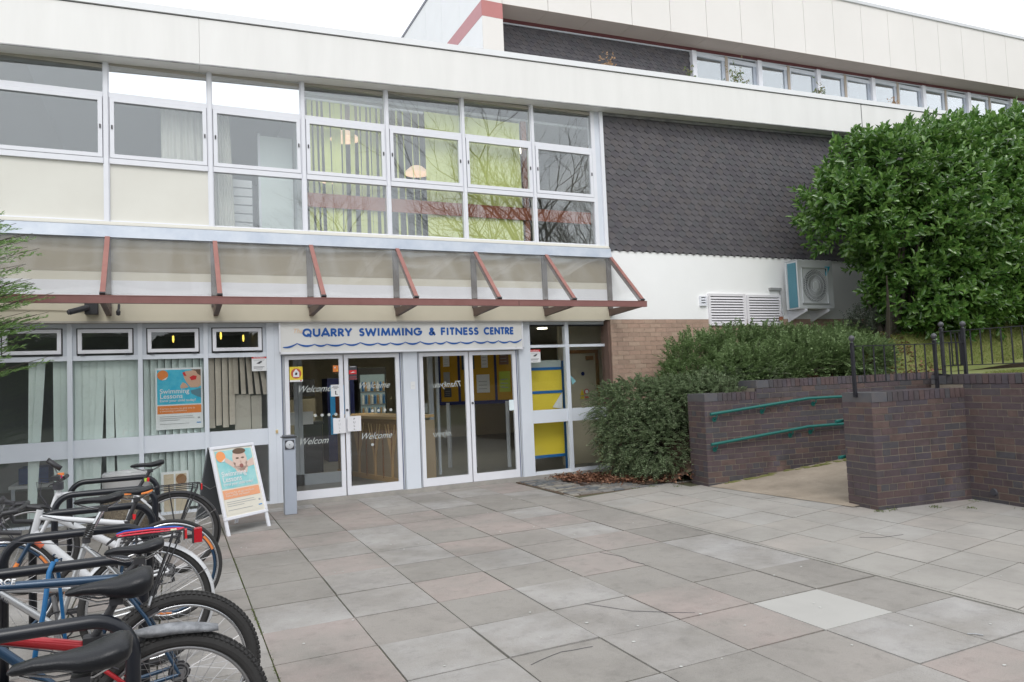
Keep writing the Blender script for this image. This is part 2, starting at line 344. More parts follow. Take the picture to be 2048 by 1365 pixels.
# cobbled patch by the glazing
cb = MB(); cb.box(6.32, 8.3, -1.62, .1, -.03, -.006, soil)
stone = mat('setts_stone', (.2, .19, .18), .85, isl=[(.17, .17, .17), (.24, .23, .22), (.30, .28, .24), (.13, .14, .15), (.21, .19, .17)], var=.25, vs=9, bump=.5, bs=40)
yy = -1.6
while yy < .05:
    xx = 6.32+random.uniform(0, .05)+max(0, (-1.05-yy)*0)
    hh = random.uniform(.085, .12)
    while xx < 8.25:
        ww = random.uniform(.09, .22)
        if not (xx < 6.33+(-yy-1.35)*.0 or (6.9 < xx+ww/2 < 7.75 and -.98 < yy+hh/2 < -.38)):
            q = .008; a = [random.uniform(-.01, .01) for _ in range(8)]
            cb.hexa([(xx+q, yy+q, -.02), (xx+ww-q, yy+q, -.02), (xx+ww-q, yy+hh-q, -.02), (xx+q, yy+hh-q, -.02),
                     (xx+q+abs(a[0]), yy+q+abs(a[1]), .006), (xx+ww-q+a[2], yy+q+abs(a[3]), .008), (xx+ww-q+a[4], yy+hh-q+a[5], .008), (xx+q+abs(a[6]), yy+hh-q+a[7], .005)], stone)
        xx += ww
    yy += hh
tag(cb.build('cobbled_path'), kind='structure')
mh = MB(); mh.box(6.95, 7.72, -.95, -.42, -.004, .022, mat('rusty_mat', (.13, .09, .075), .9, c2=(.09, .075, .065), vs=12, bump=.5, bs=90))
for k in range(9): mh.box(6.99, 7.68, -.92+k*.056, -.905+k*.056, .022, .027, mat('rusty_rib', (.10, .07, .06), .9))
tag(mh.build('ground_cover_plate', bevel=.004), 'flat rusty brown plate set into the cobbles beside the glazing', 'cover plate')
# ramp
d_ = Vector((.9916, -.1296, 0)); nb = Vector((.1296, .9916, 0))
def W(p0, u, v, z=0): return Vector((p0[0], p0[1], 0))+d_*u+nb*v+Vector((0, 0, z))
P1 = (8.16, -2.15); P2 = (8.42, -4.56)
rp = MB(); K = 16
vs = []
for i in range(K+1):
    for v in (0.03, -.5, -1.0, -1.5, -2.10):
        u0 = -.225*v; u = u0+(7-u0)*i/K; q = W(P1, u, v); q.z = min(.092*(u-u0), .6)+.006; vs.append(q)
fs = [(i*5+k, i*5+k+1, (i+1)*5+k+1, (i+1)*5+k) for i in range(K) for k in range(4)]
rp.add(vs, [tuple(reversed(f)) for f in fs], ramp_m)
tag(rp.build('ramp'), kind='structure')
msn = MB()
for i in range(60):
    u = random.uniform(.25, 3.2); c = W(P1, u, -random.uniform(.01, .05+.05*u)); z = .092*u+.004
    msn.disc((c.x, c.y, z), random.uniform(.03, .09), moss, 'z', .008, 9, random.uniform(.8, 2), .6)
tag(msn.build('moss_strip'), 'green moss along the foot of the ramp wall', 'moss', kind='stuff')
# raised lawns and planting bed
def smooth(a): a = max(0, min(1, a)); return a*a*(3-2*a)
def bed_z(x, y):
    v = (x-P1[0])*nb.x+(y-P1[1])*nb.y; u = (x-P1[0])*d_.x+(y-P1[1])*d_.y
    base = .02+1.18*smooth((x-7.9)/1.3)
    if u > 1.2: base += (.14+.12*smooth((v-.38)/1.4))*smooth((u-1.2)/1.6)+.62*smooth((v-.38)/1.0)*smooth((x-11.9)/1.0)
    base += .06*max(0, min(6, x-12))
    return base
tb = MB(); nx, ny = 60, 22; vs = []; 
for i in range(nx+1):
    for j in range(ny+1):
        x = 7.55+(22-7.55)*(i/nx)**1.6; ylo = P1[1]-.1296/.9916*(x-P1[0])+.30 if x > 8.2 else -1.5+(x-7.55)*-.25
        y = ylo+(.05-ylo)*j/ny; vs.append((x, y, bed_z(x, y)+random.uniform(-.01, .01)))
fl = [(i*(ny+1)+k, (i+1)*(ny+1)+k, (i+1)*(ny+1)+k+1, i*(ny+1)+k+1) for i in range(nx) for k in range(ny)]
o1 = [f for f in fl if vs[f[0]][0] < 12.3]; o2 = [f for f in fl if vs[f[0]][0] >= 12.3]
tb.add(vs, o1, soil); tag(tb.build('soil_bed', smooth='all'), kind='structure')
tb = MB(); tb.add(vs, o2, lawn_m)
vs2 = []
for i in range(13):
    for j in range(13):
        x = 10.02+i*1.0; y = -4.65-j*.6-.12*(i); vs2.append((x, y, 1.40+.012*i+random.uniform(-.01, .01)))
tb.add([(12.45, -2.5, 1.40), (22, -3.9, 1.5), (22, -7.5, 1.55), (10.06, -4.5, 1.395)], [(0, 3, 2, 1)], lawn_m)
tb.add(vs2, [(i*13+k, i*13+k+1, (i+1)*13+k+1, (i+1)*13+k) for i in range(12) for k in range(12)], lawn_m)
tag(tb.build('lawn'), kind='structure')
# grass blades
gp, gd = [], []
for _ in range(52000):
    x = random.uniform(12.2+random.random()*.8, 17.0); v = random.uniform(.15, 1.9); y = P1[1]+.38-.1307*(x-P1[0])+v
    if y > -.3: continue
    gp.append((x, y, bed_z(x, y)-.005)); gd.append((random.gauss(0, .5), random.gauss(0, .5), 1))
for _ in range(26000):
    x = random.uniform(10.05, 13.2); y = random.uniform(-7.5, -4.75)
    gp.append((x, y, 1.4+.012*(x-10))); gd.append((random.gauss(0, .45), random.gauss(0, .45), 1))
gn = rng.normal(size=(len(gp), 3)); grass_m = mat('grass_blade', (.13, .19, .03), .8, isl=[(.10, .16, .02), (.22, .27, .06), (.30, .27, .12)], trans=.3)
tag(leaves('grass', gp, gd, gn, rng.uniform(.02, .055, len(gp)), rng.uniform(.004, .009, len(gp)), grass_m, simple=True), 'short yellowing grass on the raised lawns behind the railings', 'grass', kind='stuff')
# leaf litter
lp = []
for _ in range(5200):
    t = random.random(); x = 6.95+2.0*t+random.gauss(0, .1); y = -.35-1.45*t+random.gauss(0, .24)
    if x > 8.12 and y > -1.7+.0: y = min(y, -1.2)
    if x > 8.2 and -2.15 < y < -1.7: pass
    if y < -2.0+(.0) or y > .05: continue
    lp.append((x, y, max(0, .02+.5*(x-8.0) if x > 8.0 else .012)+abs(random.gauss(0, .025))+.012))
for _ in range(2600):
    x = random.uniform(9.6, 13.0); y = P1[1]+.45-.1307*(x-P1[0])+random.uniform(0, 1.5); lp.append((x, y, bed_z(x, y)+.015))
ldir = rng.normal(size=(len(lp), 3))*[1, 1, .35]; lno = rng.normal(size=(len(lp), 3))*.35+[0, 0, 1]
tag(leaves('leaf_litter', lp, ldir, lno, rng.uniform(.03, .065, len(lp)), rng.uniform(.02, .04, len(lp)),
   mat('dead_leaf', (.15, .07, .04), .8, isl=[(.10, .045, .03), (.20, .09, .05), (.28, .15, .09)])), 'fallen reddish brown leaves under the spreading shrub', 'leaves', kind='stuff')

# ================================================================== BUILDING
B = thing('leisure_centre', 'long pale two storey leisure centre with glazed front, white fascia and dark tiled cladding', 'building', (0, 0, 0))
FX0, FX1 = -6.5, 24
fz = lambda x: 5.67+.0364*x
def strip(name, x0, x1, zb, zt, y0, y1, m, parts=1, **k):
    mb = MB(); mb.hexa([(x0, y0, zb(x0)), (x1, y0, zb(x1)), (x1, y1, zb(x1)), (x0, y1, zb(x0)), (x0, y0, zt(x0)), (x1, y0, zt(x1)), (x1, y1, zt(x1)), (x0, y1, zt(x0))], m); return mb
edges = [FX0, -1.9, 1.95, 14.15, 18.3, FX1]
mb = MB()
for a, b in zip(edges[:-1], edges[1:]):
    a2, b2 = a+.0015, b-.0015
    mb.hexa([(a2, -.25, fz(a2)), (b2, -.25, fz(b2)), (b2, .0, fz(b2)), (a2, 0, fz(a2)), (a2, -.25, fz(a2)+.60), (b2, -.25, fz(b2)+.60), (b2, 0, fz(b2)+.60), (a2, 0, fz(a2)+.60)], white)
mb.box(14.142, 14.158, -.252, -.2, fz(14.15)+.002, fz(14.15)+.598, dark)
mb.build('fascia', B)
strip('d', FX0, FX1, lambda x: fz(x)-.004, lambda x: fz(x)+.010, -.254, -.236, mat('dirty_edge', (.22, .22, .23), .8, c2=(.5, .5, .5), vs=5)).build('fascia_edge', B)
strip('c', FX0, FX1, lambda x: fz(x)+.615, lambda x: fz(x)+.70, -.27, .35, coping_m).build('coping', B)
mb = strip('g', FX0, FX1, lambda x: fz(x)+.60, lambda x: fz(x)+.615, -.235, 0, dark)
mb.build('coping_joint', B)
mb = strip('s', FX0, 8.0, lambda x: fz(x)+.012, lambda x: fz(x)+.05, -.235, .18, soffm); mb.build('soffit', B)
mb = strip('s', FX0, FX1, lambda x: fz(x)+.004, lambda x: fz(x)+.04, -.247, -.235, dark)
mb = strip('r', FX0, FX1, lambda x: fz(x)+.05, lambda x: fz(x)+.55, .36, 4.6, mat('roof_felt', (.42, .42, .41), .9)); mb.build('roof', B)
# upper curtain wall --------------------------------------------------
MX = [.883+1.184*i for i in range(-4, 6)]; MX_end = 7.93
mb = None
def ztop(x): return fz(x)+.02
for i, x in enumerate(MX):
    b = MB(); b.box(x-.022, x+.022, -.045, .07, 3.70, ztop(x), alu); b.box(x-.034, x+.034, -.02, .05, 3.70, ztop(x), alu); b.build('mullion', B)
b = MB(); b.box(7.90, 7.965, -.03, .08, 3.70, ztop(7.9), alu); b.box(7.965, 8.06, -.01, .08, 3.70, ztop(8), greyl); b.box(8.06, 8.125, -.05, .10, 3.66, ztop(8.1), alu); b.build('mullion', B)
bx = MX+[7.93]
handle_m = darkm
for i in range(len(MX)):
    x0 = bx[i]+.034; x1 = bx[i+1]-(.034 if i < len(MX)-1 else .03)
    wd = thing('window', None, None, (x0, 0, 3.7)); wd.parent = B
    for q in ((-.025, .05, 5.265, 5.325, alu), (-.03, .05, 4.43, 4.497, alu), (-.012, .05, 3.70, 3.725, alu), (.0, .05, ztop(x0)-.045, ztop(x0), soffm)): o = MB(); o.box(x0, x1, *q); o.build('transom', wd)
    f = MB(); a, b_ = x0+.006, x1-.006; t = .048
    f.box(a, b_, -.035, .02, 4.502, 4.502+t, alu); f.box(a, b_, -.035, .02, 5.26-t, 5.26, alu); f.box(a, a+t, -.035, .02, 4.502+t, 5.26-t, alu); f.box(b_-t, b_, -.035, .02, 4.502+t, 5.26-t, alu)
    f.build('sash', wd)
    for xx in (a+t*.5, b_-t*.5):
        h = MB(); h.box(xx-.008, xx+.008, -.045, -.035, 4.86, 4.91, handle_m); h.build('stay', wd)
    p = MB(); p.box(a+t, b_-t, -.006, 0, 4.502+t, 5.26-t, glass); p.build('pane', wd)
    p = MB(); zt = min(ztop(x0), ztop(x1))-.04; p.hexa([(x0, .002, 5.325), (x1, .002, 5.325), (x1, .01, 5.325), (x0, .01, 5.325), (x0, .002, ztop(x0)-.02), (x1, .002, ztop(x1)-.02), (x1, .01, ztop(x1)-.02), (x0, .01, ztop(x0)-.02)], film if i in (4, 5) else glass); p.build('pane', wd)
    if bx[i] < 2.0 and i >= 1:
        p = MB(); p.box(x0, x1, .004, .03, 3.725, 4.43, cream); p.build('infill_panel', wd)
    elif i >= 1:
        p = MB(); p.box(x0, x1, .004, .01, 3.725, 4.43, glass); p.build('pane', wd)
    if i in (4, 5):
        p = MB(); p.hexa([(x0, .03, 5.30), (x1, .03, 5.30), (x1, .045, 5.30), (x0, .045, 5.30)] + [(x0, .03, ztop(x0)-.13), (x1, .03, ztop(x1)-.115), (x1, .045, ztop(x1)-.115), (x0, .045, ztop(x0)-.13)], mat('white_backing_sheet', (.93, .94, .95), .6))
        p.build('backing_sheet', wd)
b = MB(); b.box(FX0, 8.12, -.055, .06, 3.675, 3.70, cream); b.box(FX0, 8.12, -.075, .0, 3.655, 3.675, mat('sill_white', (.72, .70, .64), .6)); b.build('sill', B)
b = MB()
b.hexa([(FX0, -.10, 3.50), (8.14, -.10, 3.50), (8.14, .0, 3.50), (FX0, .0, 3.50), (FX0, -.07, 3.655), (8.14, -.07, 3.655), (8.14, .0, 3.655), (FX0, 0, 3.655)], zinc); b.build('flashing', B)
# band between floors
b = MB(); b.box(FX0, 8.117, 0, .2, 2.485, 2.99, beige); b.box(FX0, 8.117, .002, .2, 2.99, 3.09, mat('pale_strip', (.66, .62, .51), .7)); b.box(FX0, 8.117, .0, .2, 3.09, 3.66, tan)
b.box(FX0, 8.117, -.004, 0, 2.76, 2.985, mat('painted_sky_reflection', (.80, .80, .83), .6)); b.build('spandrel_wall', B)  # off-white band paints the canopy's sky reflection into the wall colour
b = MB(); b.box(FX0, 8.0, .0, .5, 2.465, 2.485, soffm); b.build('lintel_soffit', B)
# right hand walls
b = MB(); b.box(8.117, FX1, .0, .25, 2.49, 3.64, whiter); b.build('rendered_wall', B)
b = strip('w', 8.129, FX1, lambda x: 3.64, lambda x: fz(x)+.58, .02, .25, dark); b.build('wall', B)
bw = MB(); bw.box(8.121, 14, .006, .25, -.1, 2.488, mortarb)
rows = int(2.5/.075)
for r in range(rows):
    z0 = 2.488-(r+1)*.075+.01
    if z0 < -.05: break
    x = 8.117-(.11 if r % 2 else 0)
    while x < 14:
        x1 = x+.215; a = max(x, 8.117)
        if x1 > a+.02: bw.box(a, min(x1, 14), random.uniform(-.001, .001), .02, z0, z0+.065, brickb)
        x += .225
bw.box(14, FX1, 0, .25, -.1, 2.488, brickb)
bw.build('brick_wall', B)
def tiles(mb, x0, x1, zb, zt, y, wt=.155, rh=.099, m=tile_m):
    r = 0; z = zb
    while z < zt(x1)+.1:
        x = x0-(wt/2 if r % 2 else 0); 
        while x < x1:
            a = x+.0004; b_ = x+wt-.0004; zz = z; lift = random.uniform(-.0004, .0004) + (.006 if random.random() < .006 else 0); dz = random.uniform(-.002, .002)
            top = z+rh+.06
            if min(a, b_) < x1 and b_ > x0 and zz < zt((a+b_)/2)-.04:
                a2 = max(a, x0); b2 = min(b_, x1); top = min(top, zt(a)-.01); c = (a+b_)/2; cw = wt*.24
                pts = [(a2, zz+.042+dz), (max(c-cw*.12, a2), zz+dz), (min(c+cw*.12, b2), zz+dz), (b2, zz+.042+dz), (b2, top), (a2, top)]
                yf = y-.020-lift; vs = []
                for q, (px, pz) in enumerate(pts):
                    yy = yf if q < 4 else y-.006
                    vs.append((px, yy, pz))
                for q, (px, pz) in enumerate(pts): vs.append((px, (yf if q < 4 else y-.006)+.012, pz))
                mb.add(vs, [(0, 1, 2, 3, 4, 5), (1, 0, 6, 7), (2, 1, 7, 8), (3, 2, 8, 9), (0, 5, 11, 6), (4, 3, 9, 10)], m)
            x += wt
        z += rh; r += 1
tl = MB(); tl.box(8.13, 22, .0, .02, 3.64, 3.70, dark); tiles(tl, 8.13, 17.5, 3.625, lambda x: fz(x)-.03, .0); tl.build('tile_cladding', B)
b = strip('l', 8.13, 20, lambda x: fz(x)-.055, lambda x: fz(x)+.0, -.03, .02, mat('lead_flash', (.12, .12, .135), .6, c2=(.3, .3, .3), vs=6, stretch=(1, 1, 4))); b.build('lead_flashing', B)
# ---- ground floor frames (recessed plane)
YG = .15
GX = lambda x: 1.561+(x-1.561)*1.015
GZ = lambda z: 1.567+(z-1.567)*1.015
def fbox(mb, x0, x1, z0, z1, m, y0=YG, y1=YG+.07): mb.box(GX(x0), GX(x1), y0, y1, GZ(z0), GZ(z1), m)
b = MB(); b.box(FX0, 8.117, .10, .25, -.03, .058, concrete); b.build('door_step', B)
wp = [1.967-.746*k for k in range(0, 7)][::-1]
b_top = 2.445
for k in range(len(wp)):
    b = MB(); fbox(b, wp[k]-.026, wp[k]+.026, .02, 2.46, greyl, YG-.02, YG+.07); b.build('post', B)
b = MB(); fbox(b, 2.705, 2.885, .0, 2.46, greyl, YG-.03, YG+.1); fbox(b, 2.80, 2.804, .0, 2.46, grey, YG-.032, YG); b.build('pillar', B)
blind_things = []
wedges = [w_ for w_ in wp]+[2.705]
for k in range(len(wedges)-1):
    x0, x1 = wedges[k]+.026, wedges[k+1]-(.026 if k < len(wedges)-2 else 0)
    wd = thing('window', None, None, (GX(x0), YG, 0)); wd.parent = B
    for q in ((x0, x1, .853, 1.063, greyl), (x0, x1, .05, .11, greyl), (x0, x1, 2.008, 2.065, greyl)): f = MB(); fbox(f, *q); f.build('transom', wd)
    f = MB(); fbox(f, x0, x1, 2.395, 2.47, grey); fbox(f, x0, x0+.045, 2.065, 2.395, grey); fbox(f, x1-.045, x1, 2.065, 2.395, grey); f.build('frame', wd)
    s_ = MB(); a, b_, zb, zt, t = x0+.058, x1-.058, 2.092, 2.383, .042
    fbox(s_, a, b_, zb, zb+t, alu, YG-.025, YG+.03); fbox(s_, a, b_, zt-t, zt, alu, YG-.025, YG+.03); fbox(s_, a, a+t, zb+t, zt-t, alu, YG-.025, YG+.03); fbox(s_, b_-t, b_, zb+t, zt-t, alu, YG-.025, YG+.03)
    fbox(s_, a-.014, a-.002, zb-.01, zt+.01, darkm, YG-.004, YG+.03); fbox(s_, b_+.002, b_+.014, zb-.01, zt+.01, darkm, YG-.004, YG+.03); fbox(s_, a-.014, b_+.014, zt+.002, zt+.013, darkm, YG-.004, YG+.03)
    s_.build('top_sash', wd)
    for hx in (a+.05, b_-.05):
        h = MB(); fbox(h, hx-.02, hx+.02, zb-.022, zb-.004, inkd, YG-.022, YG); h.build('hinge', wd)
    for (za, zb2, xa, xb) in ((zb+t, zt-t, a+t, b_-t), (1.063, 2.008, x0, x1), (.11, .853, x0, x1)):
        p = MB(); fbox(p, xa, xb, za, zb2, glass_low, YG+.012, YG+.018); p.build('pane', wd)
# doors
b = MB(); fbox(b, 4.557, 4.768, .0, 2.045, greyl, YG-.03, YG+.1); b.build('pillar', B)
b = MB(); fbox(b, 6.405, 6.60, .0, 2.46, greyl, YG-.03, YG+.1); b.build('pillar', B)
b = MB(); fbox(b, 2.885, 6.405, 2.02, 2.46, grey, YG-.01, YG+.09); b.build('door_header', B)
def jamb(x0, x1):
    b = MB(); fbox(b, x0, x1, .03, 2.02, grey, YG-.0, YG+.08); fbox(b, x0+.004, x0+.012, .03, 2.02, navy, YG-.004, YG); fbox(b, x1-.02, x1-.012, .05, 2.02, steel, YG-.006, YG); b.build('door_jamb', B)
jamb(2.885, 2.925); jamb(4.51, 4.557); jamb(4.768, 4.80); jamb(6.355, 6.405)
def welcome(mb, cx, z, s, part=None):
    text(mb, s, GX(cx), GZ(z), .128, vinyl, y=YG-.012, t=.001, wid=.90, off=.002, shear=.5)
def leaf(x0, x1, kind):
    d = MB(); t = .055; fbox(d, x0, x0+t, .085, 2.012, alu, YG-.008, YG+.035); fbox(d, x1-t, x1, .085, 2.012, alu, YG-.008, YG+.035)
    fbox(d, x0+t, x1-t, .085, .20, alu, YG-.008, YG+.035); fbox(d, x0+t, x1-t, 1.957, 2.012, alu, YG-.008, YG+.035)
    do = d.build('door', B)
    p = MB(); fbox(p, x0+t, x1-t, .20, 1.957, glass_low, YG+.008, YG+.014); p.build('pane', do)
    return do
d1 = leaf(2.93, 3.705, 1); d2 = leaf(3.722, 4.505, 2); d3 = leaf(4.805, 5.565, 3); d4 = leaf(5.582, 6.35, 4)
for do, xa, xb, zb in ((d1, 3.545, 3.712, .935), (d2, 3.738, 3.925, .95)):
    p = MB(); fbox(p, xa, xb, zb, zb+.208, mat('push_plate_white', (.72, .72, .75), .45), YG-.045, YG-.03); fbox(p, xa+.03, xb-.03, zb+.03, zb+.17, steel, YG-.03, YG-.008)
    for k, ch in enumerate('PULL'): text(p, ch, GX((xa+xb)/2), GZ(zb+.155-k*.046), .042, inkd if do is d2 else inkg, y=YG-.046, t=.0015, align='CENTER')
    p.build('pull_plate', do)
for do, xx in ((d2, 3.745), (d4, 5.61)):
    p = MB(); p.disc((GX(xx), YG-.014, GZ(1.245)), .017, inkd, 'y', .012); p.build('lock', do)
for do, xx, zz, s in ((d1, 3.075, 1.515, 'Welcome'), (d1, 3.075, .815, 'Welcom'), (d2, 3.895, 1.53, 'Welcome'), (d2, 3.905, .825, 'Welcome')):
    p = MB(); welcome(p, xx, zz, s); p.build('lettering', do)
for zz, s, xx in ((1.50, 'Thankyou', 5.46), (.79, 'nkyou', 5.27)):
    p = MB(); text(p, s, GX(xx), GZ(zz), .125, vinyl, y=YG-.012, t=.001, off=.004, shear=.4, mirror=True, wid=.93); p.build('lettering', d3)
p = MB()
for k in range(4): p.disc((GX(3.315+k*.092), YG-.004, GZ(1.195)), .021, vinyl, 'y', .002)
p.build('manifestation_dots', d1)
p = MB()
for k in range(4): p.disc((GX(4.10+k*.088), YG-.004, GZ(1.215)), .021, vinyl, 'y', .002)
p.disc((GX(4.085), YG-.004, GZ(.745)), .02, vinyl, 'y', .002); p.build('manifestation_dots', d2)
# right window
b = MB(); fbox(b, 6.60, 8.06, 2.40, 2.47, grey); b.build('window_head', B)
b = MB(); fbox(b, 7.232, 7.298, .05, 2.46, greyl, YG-.02, YG+.07); b.build('post', B)
b = MB(); fbox(b, 7.985, 8.065, .05, 2.46, greyl, YG-.02, YG+.07); b.build('post', B)
for x0, x1 in ((6.60, 7.232), (7.298, 7.985)):
    wd = thing('window', None, None, (GX(x0), YG, 0)); wd.parent = B
    for q in ((x0, x1, .875, 1.075, greyl), (x0, x1, .06, .13, greyl), (x0, x1, 2.05, 2.092, greyl), (x0, x1, 2.385, 2.41, dark)): f = MB(); fbox(f, *q); f.build('transom', wd)
    for za, zb in ((.13, .875), (1.075, 2.05), (2.092, 2.385)):
        p = MB(); fbox(p, x0, x1, za, zb, glass_low, YG+.012, YG+.018); p.build('pane', wd)
b = MB(); b.box(8.075, 8.118, .03, .25, .0, 2.485, mat('brick_reveal', (.16, .10, .08), .9, var=.2)); b.build('reveal', B)
# interior shells
b = MB(); b.box(FX0, 12, .22, 9, .0, .05, infloor); b.build('interior_floor', B)
b = MB(); b.box(FX0, 12, .26, 9, 2.62, 2.70, inceil)
b.build('interior_ceiling', B)
b = MB(); b.box(FX0, 12, 8.9, 9, .05, 2.62, incream); b.box(2.76, 2.84, .3, 8.9, .05, 2.62, inwall); b.box(-6.5, 2.76, 4.5, 4.58, .05, 2.62, mat('office_wall', (.25, .27, .27), .8)); b.build('interior_wall', B)
b = MB(); b.box(FX0, 12, .25, 6, 3.55, 3.64, infloor); b.build('upper_floor', B)
b = MB(); b.box(FX0, 12, .20, 6, 5.72, 5.76, mat('upper_ceiling', (.50, .52, .54), .8)); b.build('upper_ceiling', B)
b = MB(); b.box(FX0, 12, 5.2, 5.3, 3.64, 5.75, mat('upper_wall', (.36, .40, .44), .8)); b.box(8.3, 8.4, .2, 5.2, 3.64, 5.75, inwall); b.box(3.2, 3.28, .3, 5.2, 3.64, 5.75, mat('upper_partition', (.42, .45, .47), .8)); b.build('upper_wall', B)
b = MB(); b.box(FX0-.1, FX0, 0, 9, 0, 6.1, whiter); b.box(12, 12.1, .25, 9, 0, 6, whiter); b.build('end_wall', B)

# ================================================================== SPORTS HALL BEHIND
H = thing('sports_hall', 'tall pale hall rising behind the front block with deep overhanging fascia and strip windows', 'building', (7.82, 4, 0))
hb = lambda x: 9.58+.0377*x; ht = lambda x: 11.38+.035*x
xs = [7.82, 8.31]+[9.47-1.159+1.159*k for k in range(1, 24)]
mb = MB(); 
for a, b_ in zip(xs[:-1], xs[1:]):
    q = .006; mb.hexa([(a+q, 4, hb(a)), (b_-q, 4, hb(b_)), (b_-q, 4.04, hb(b_)), (a+q, 4.04, hb(a)), (a+q, 4, ht(a)), (b_-q, 4, ht(b_)), (b_-q, 4.04, ht(b_)), (a+q, 4.04, ht(a))], pinkw)
X9 = xs[-1]
mb.hexa([(7.84, 4.04, hb(7.82)), (X9, 4.04, hb(X9)), (X9, 4.5, hb(X9)), (7.84, 4.5, hb(7.82)), (7.84, 4.04, ht(7.82)-.05), (X9, 4.04, ht(X9)-.05), (X9, 4.5, ht(X9)-.05), (7.84, 4.5, ht(7.82)-.05)], usoff)
mb.build('fascia', H)
mb = strip('c', 7.78, X9, lambda x: ht(x), lambda x: ht(x)+.09, 3.96, 4.6, mat('roof_edge', (.62, .63, .65), .5)); mb.build('coping', H)
mb = MB(); mb.box(7.82, 8.31, 4, 4.6, 6.3, 9.53, pinkw); mb.build('return_panel', H)
mb = MB(); mb.box(7.818, 8.312, 3.998, 4.6, 9.532, 9.888, redb); mb.build('red_band', H)
# soffit and recessed wall
mb = MB(); yb = 4.62
for a, b_ in zip(xs[1:-1], xs[2:]):
    q = .004; mb.hexa([(a+q, 4.0, hb(a)-.006), (b_-q, 4.0, hb(b_)-.006), (b_-q, yb, hb(b_)-.006), (a+q, yb, hb(a)-.006), (a+q, 4, hb(a)), (b_-q, 4., hb(b_)), (b_-q, yb, hb(b_)), (a+q, yb, hb(a))], usoff)
mb.build('soffit', H)
mb = strip('m', 8.31, X9, lambda x: hb(x)-.10, lambda x: hb(x)-.006, yb-.02, yb, maroon); mb.build('maroon_trim', H)
mb = strip('m', 8.31, X9, lambda x: hb(x)-.13, lambda x: hb(x)-.10, yb-.03, yb, greyl); mb.build('track', H)
mb = MB(); mb.hexa([(8.31, yb, 6.3), (X9, yb, 6.3), (X9, yb+.2, 6.3), (8.31, yb+.2, 6.3), (8.31, yb, hb(8.31)), (13.98, yb, hb(13.98)), (13.98, yb+.2, hb(13.98)), (8.31, yb+.2, hb(8.31))], dark) if 0 else mb.box(8.31, 13.98, yb, yb+.2, 6.3, 9.95, dark)
mb.box(13.98, X9, yb, yb+.2, 6.3, 9.12, dark); mb.build('wall', H)
tl = MB(); tiles(tl, 8.31, 13.98, 8.35, lambda x: hb(x)-.12, yb); tl.build('tile_cladding', H)
x = 14.0; zs = lambda x: 9.12+.035*(x-14)
sp = [14.08, 16.36, 18.62, 20.93, 23.27, 25.55, 27.9, 30.2]
for a, b_ in zip(sp[:-1], sp[1:]):
    za = zs(a); zt = hb(a)-.13; mid = (a+b_)/2
    wd = thing('window', None, None, (a-7.82, yb-4, za)); wd.parent = H
    f = MB(); f.box(a-.07, a+.07, yb-.12, yb, za, hb(a)-.13, alu); f.build('mullion', wd)
    f = MB(); f.box(mid-.045, mid+.045, yb-.06, yb, za, hb(mid)-.13, mat('weathered_mullion', (.42, .36, .30), .7)); f.build('mullion', wd)
    f = MB(); f.box(a+.07, b_-.07, yb-.05, yb, hb(a)-.22, hb(a)-.12, greyl); f.build('window_head', wd)
    for p0, p1 in ((a+.07, mid-.045), (mid+.045, b_-.07)):
        t = .07; s_ = MB(); s_.box(p0, p0+t, yb-.04, yb, za, hb(a)-.2, greyl); s_.build('sash', wd); s_ = MB(); s_.box(p1-t*1.6, p1, yb-.04, yb, za, hb(a)-.2, zinc); s_.build('sash', wd)
        p = MB(); p.box(p0+t, p1-t, yb-.015, yb-.008, za-.1, hb(a)-.2, film2); p.build('pane', wd)
mb = MB(); mb.box(14, X9, yb+.01, yb+.02, 9.05, 11, mat('hall_interior', (.22, .24, .25), .8)); mb.build('inner_wall', H)
# side face receding from the camera
mb = MB(); ys = [4.02, 5.3, 6.5, 7.7, 8.9, 10.1, 12, 14, 18]
for a, b_ in zip(ys[:-1], ys[1:]): mb.box(7.815, 7.84, a+.004, b_-.004, 6.3, 9.53, coping_m); mb.box(7.815, 7.84, a+.004, b_-.004, 9.885, 11.64, coping_m)
mb.build('side_wall', H)
mb = MB(); mb.box(7.812, 7.84, 4.02, 18, 9.532, 9.883, mat('faded_pink_band', (.55, .27, .29), .6, var=.1)); mb.build('side_band', H)
mb = MB(); mb.box(7.80, 7.95, 3.98, 18, 11.64, 11.72, mat('roof_lip', (.20, .20, .24), .6)); mb.build('side_coping', H)
mb = MB(); mb.box(7.84, X9, 4.7, 18, 11.4, 11.5, dark); mb.build('roof', H)
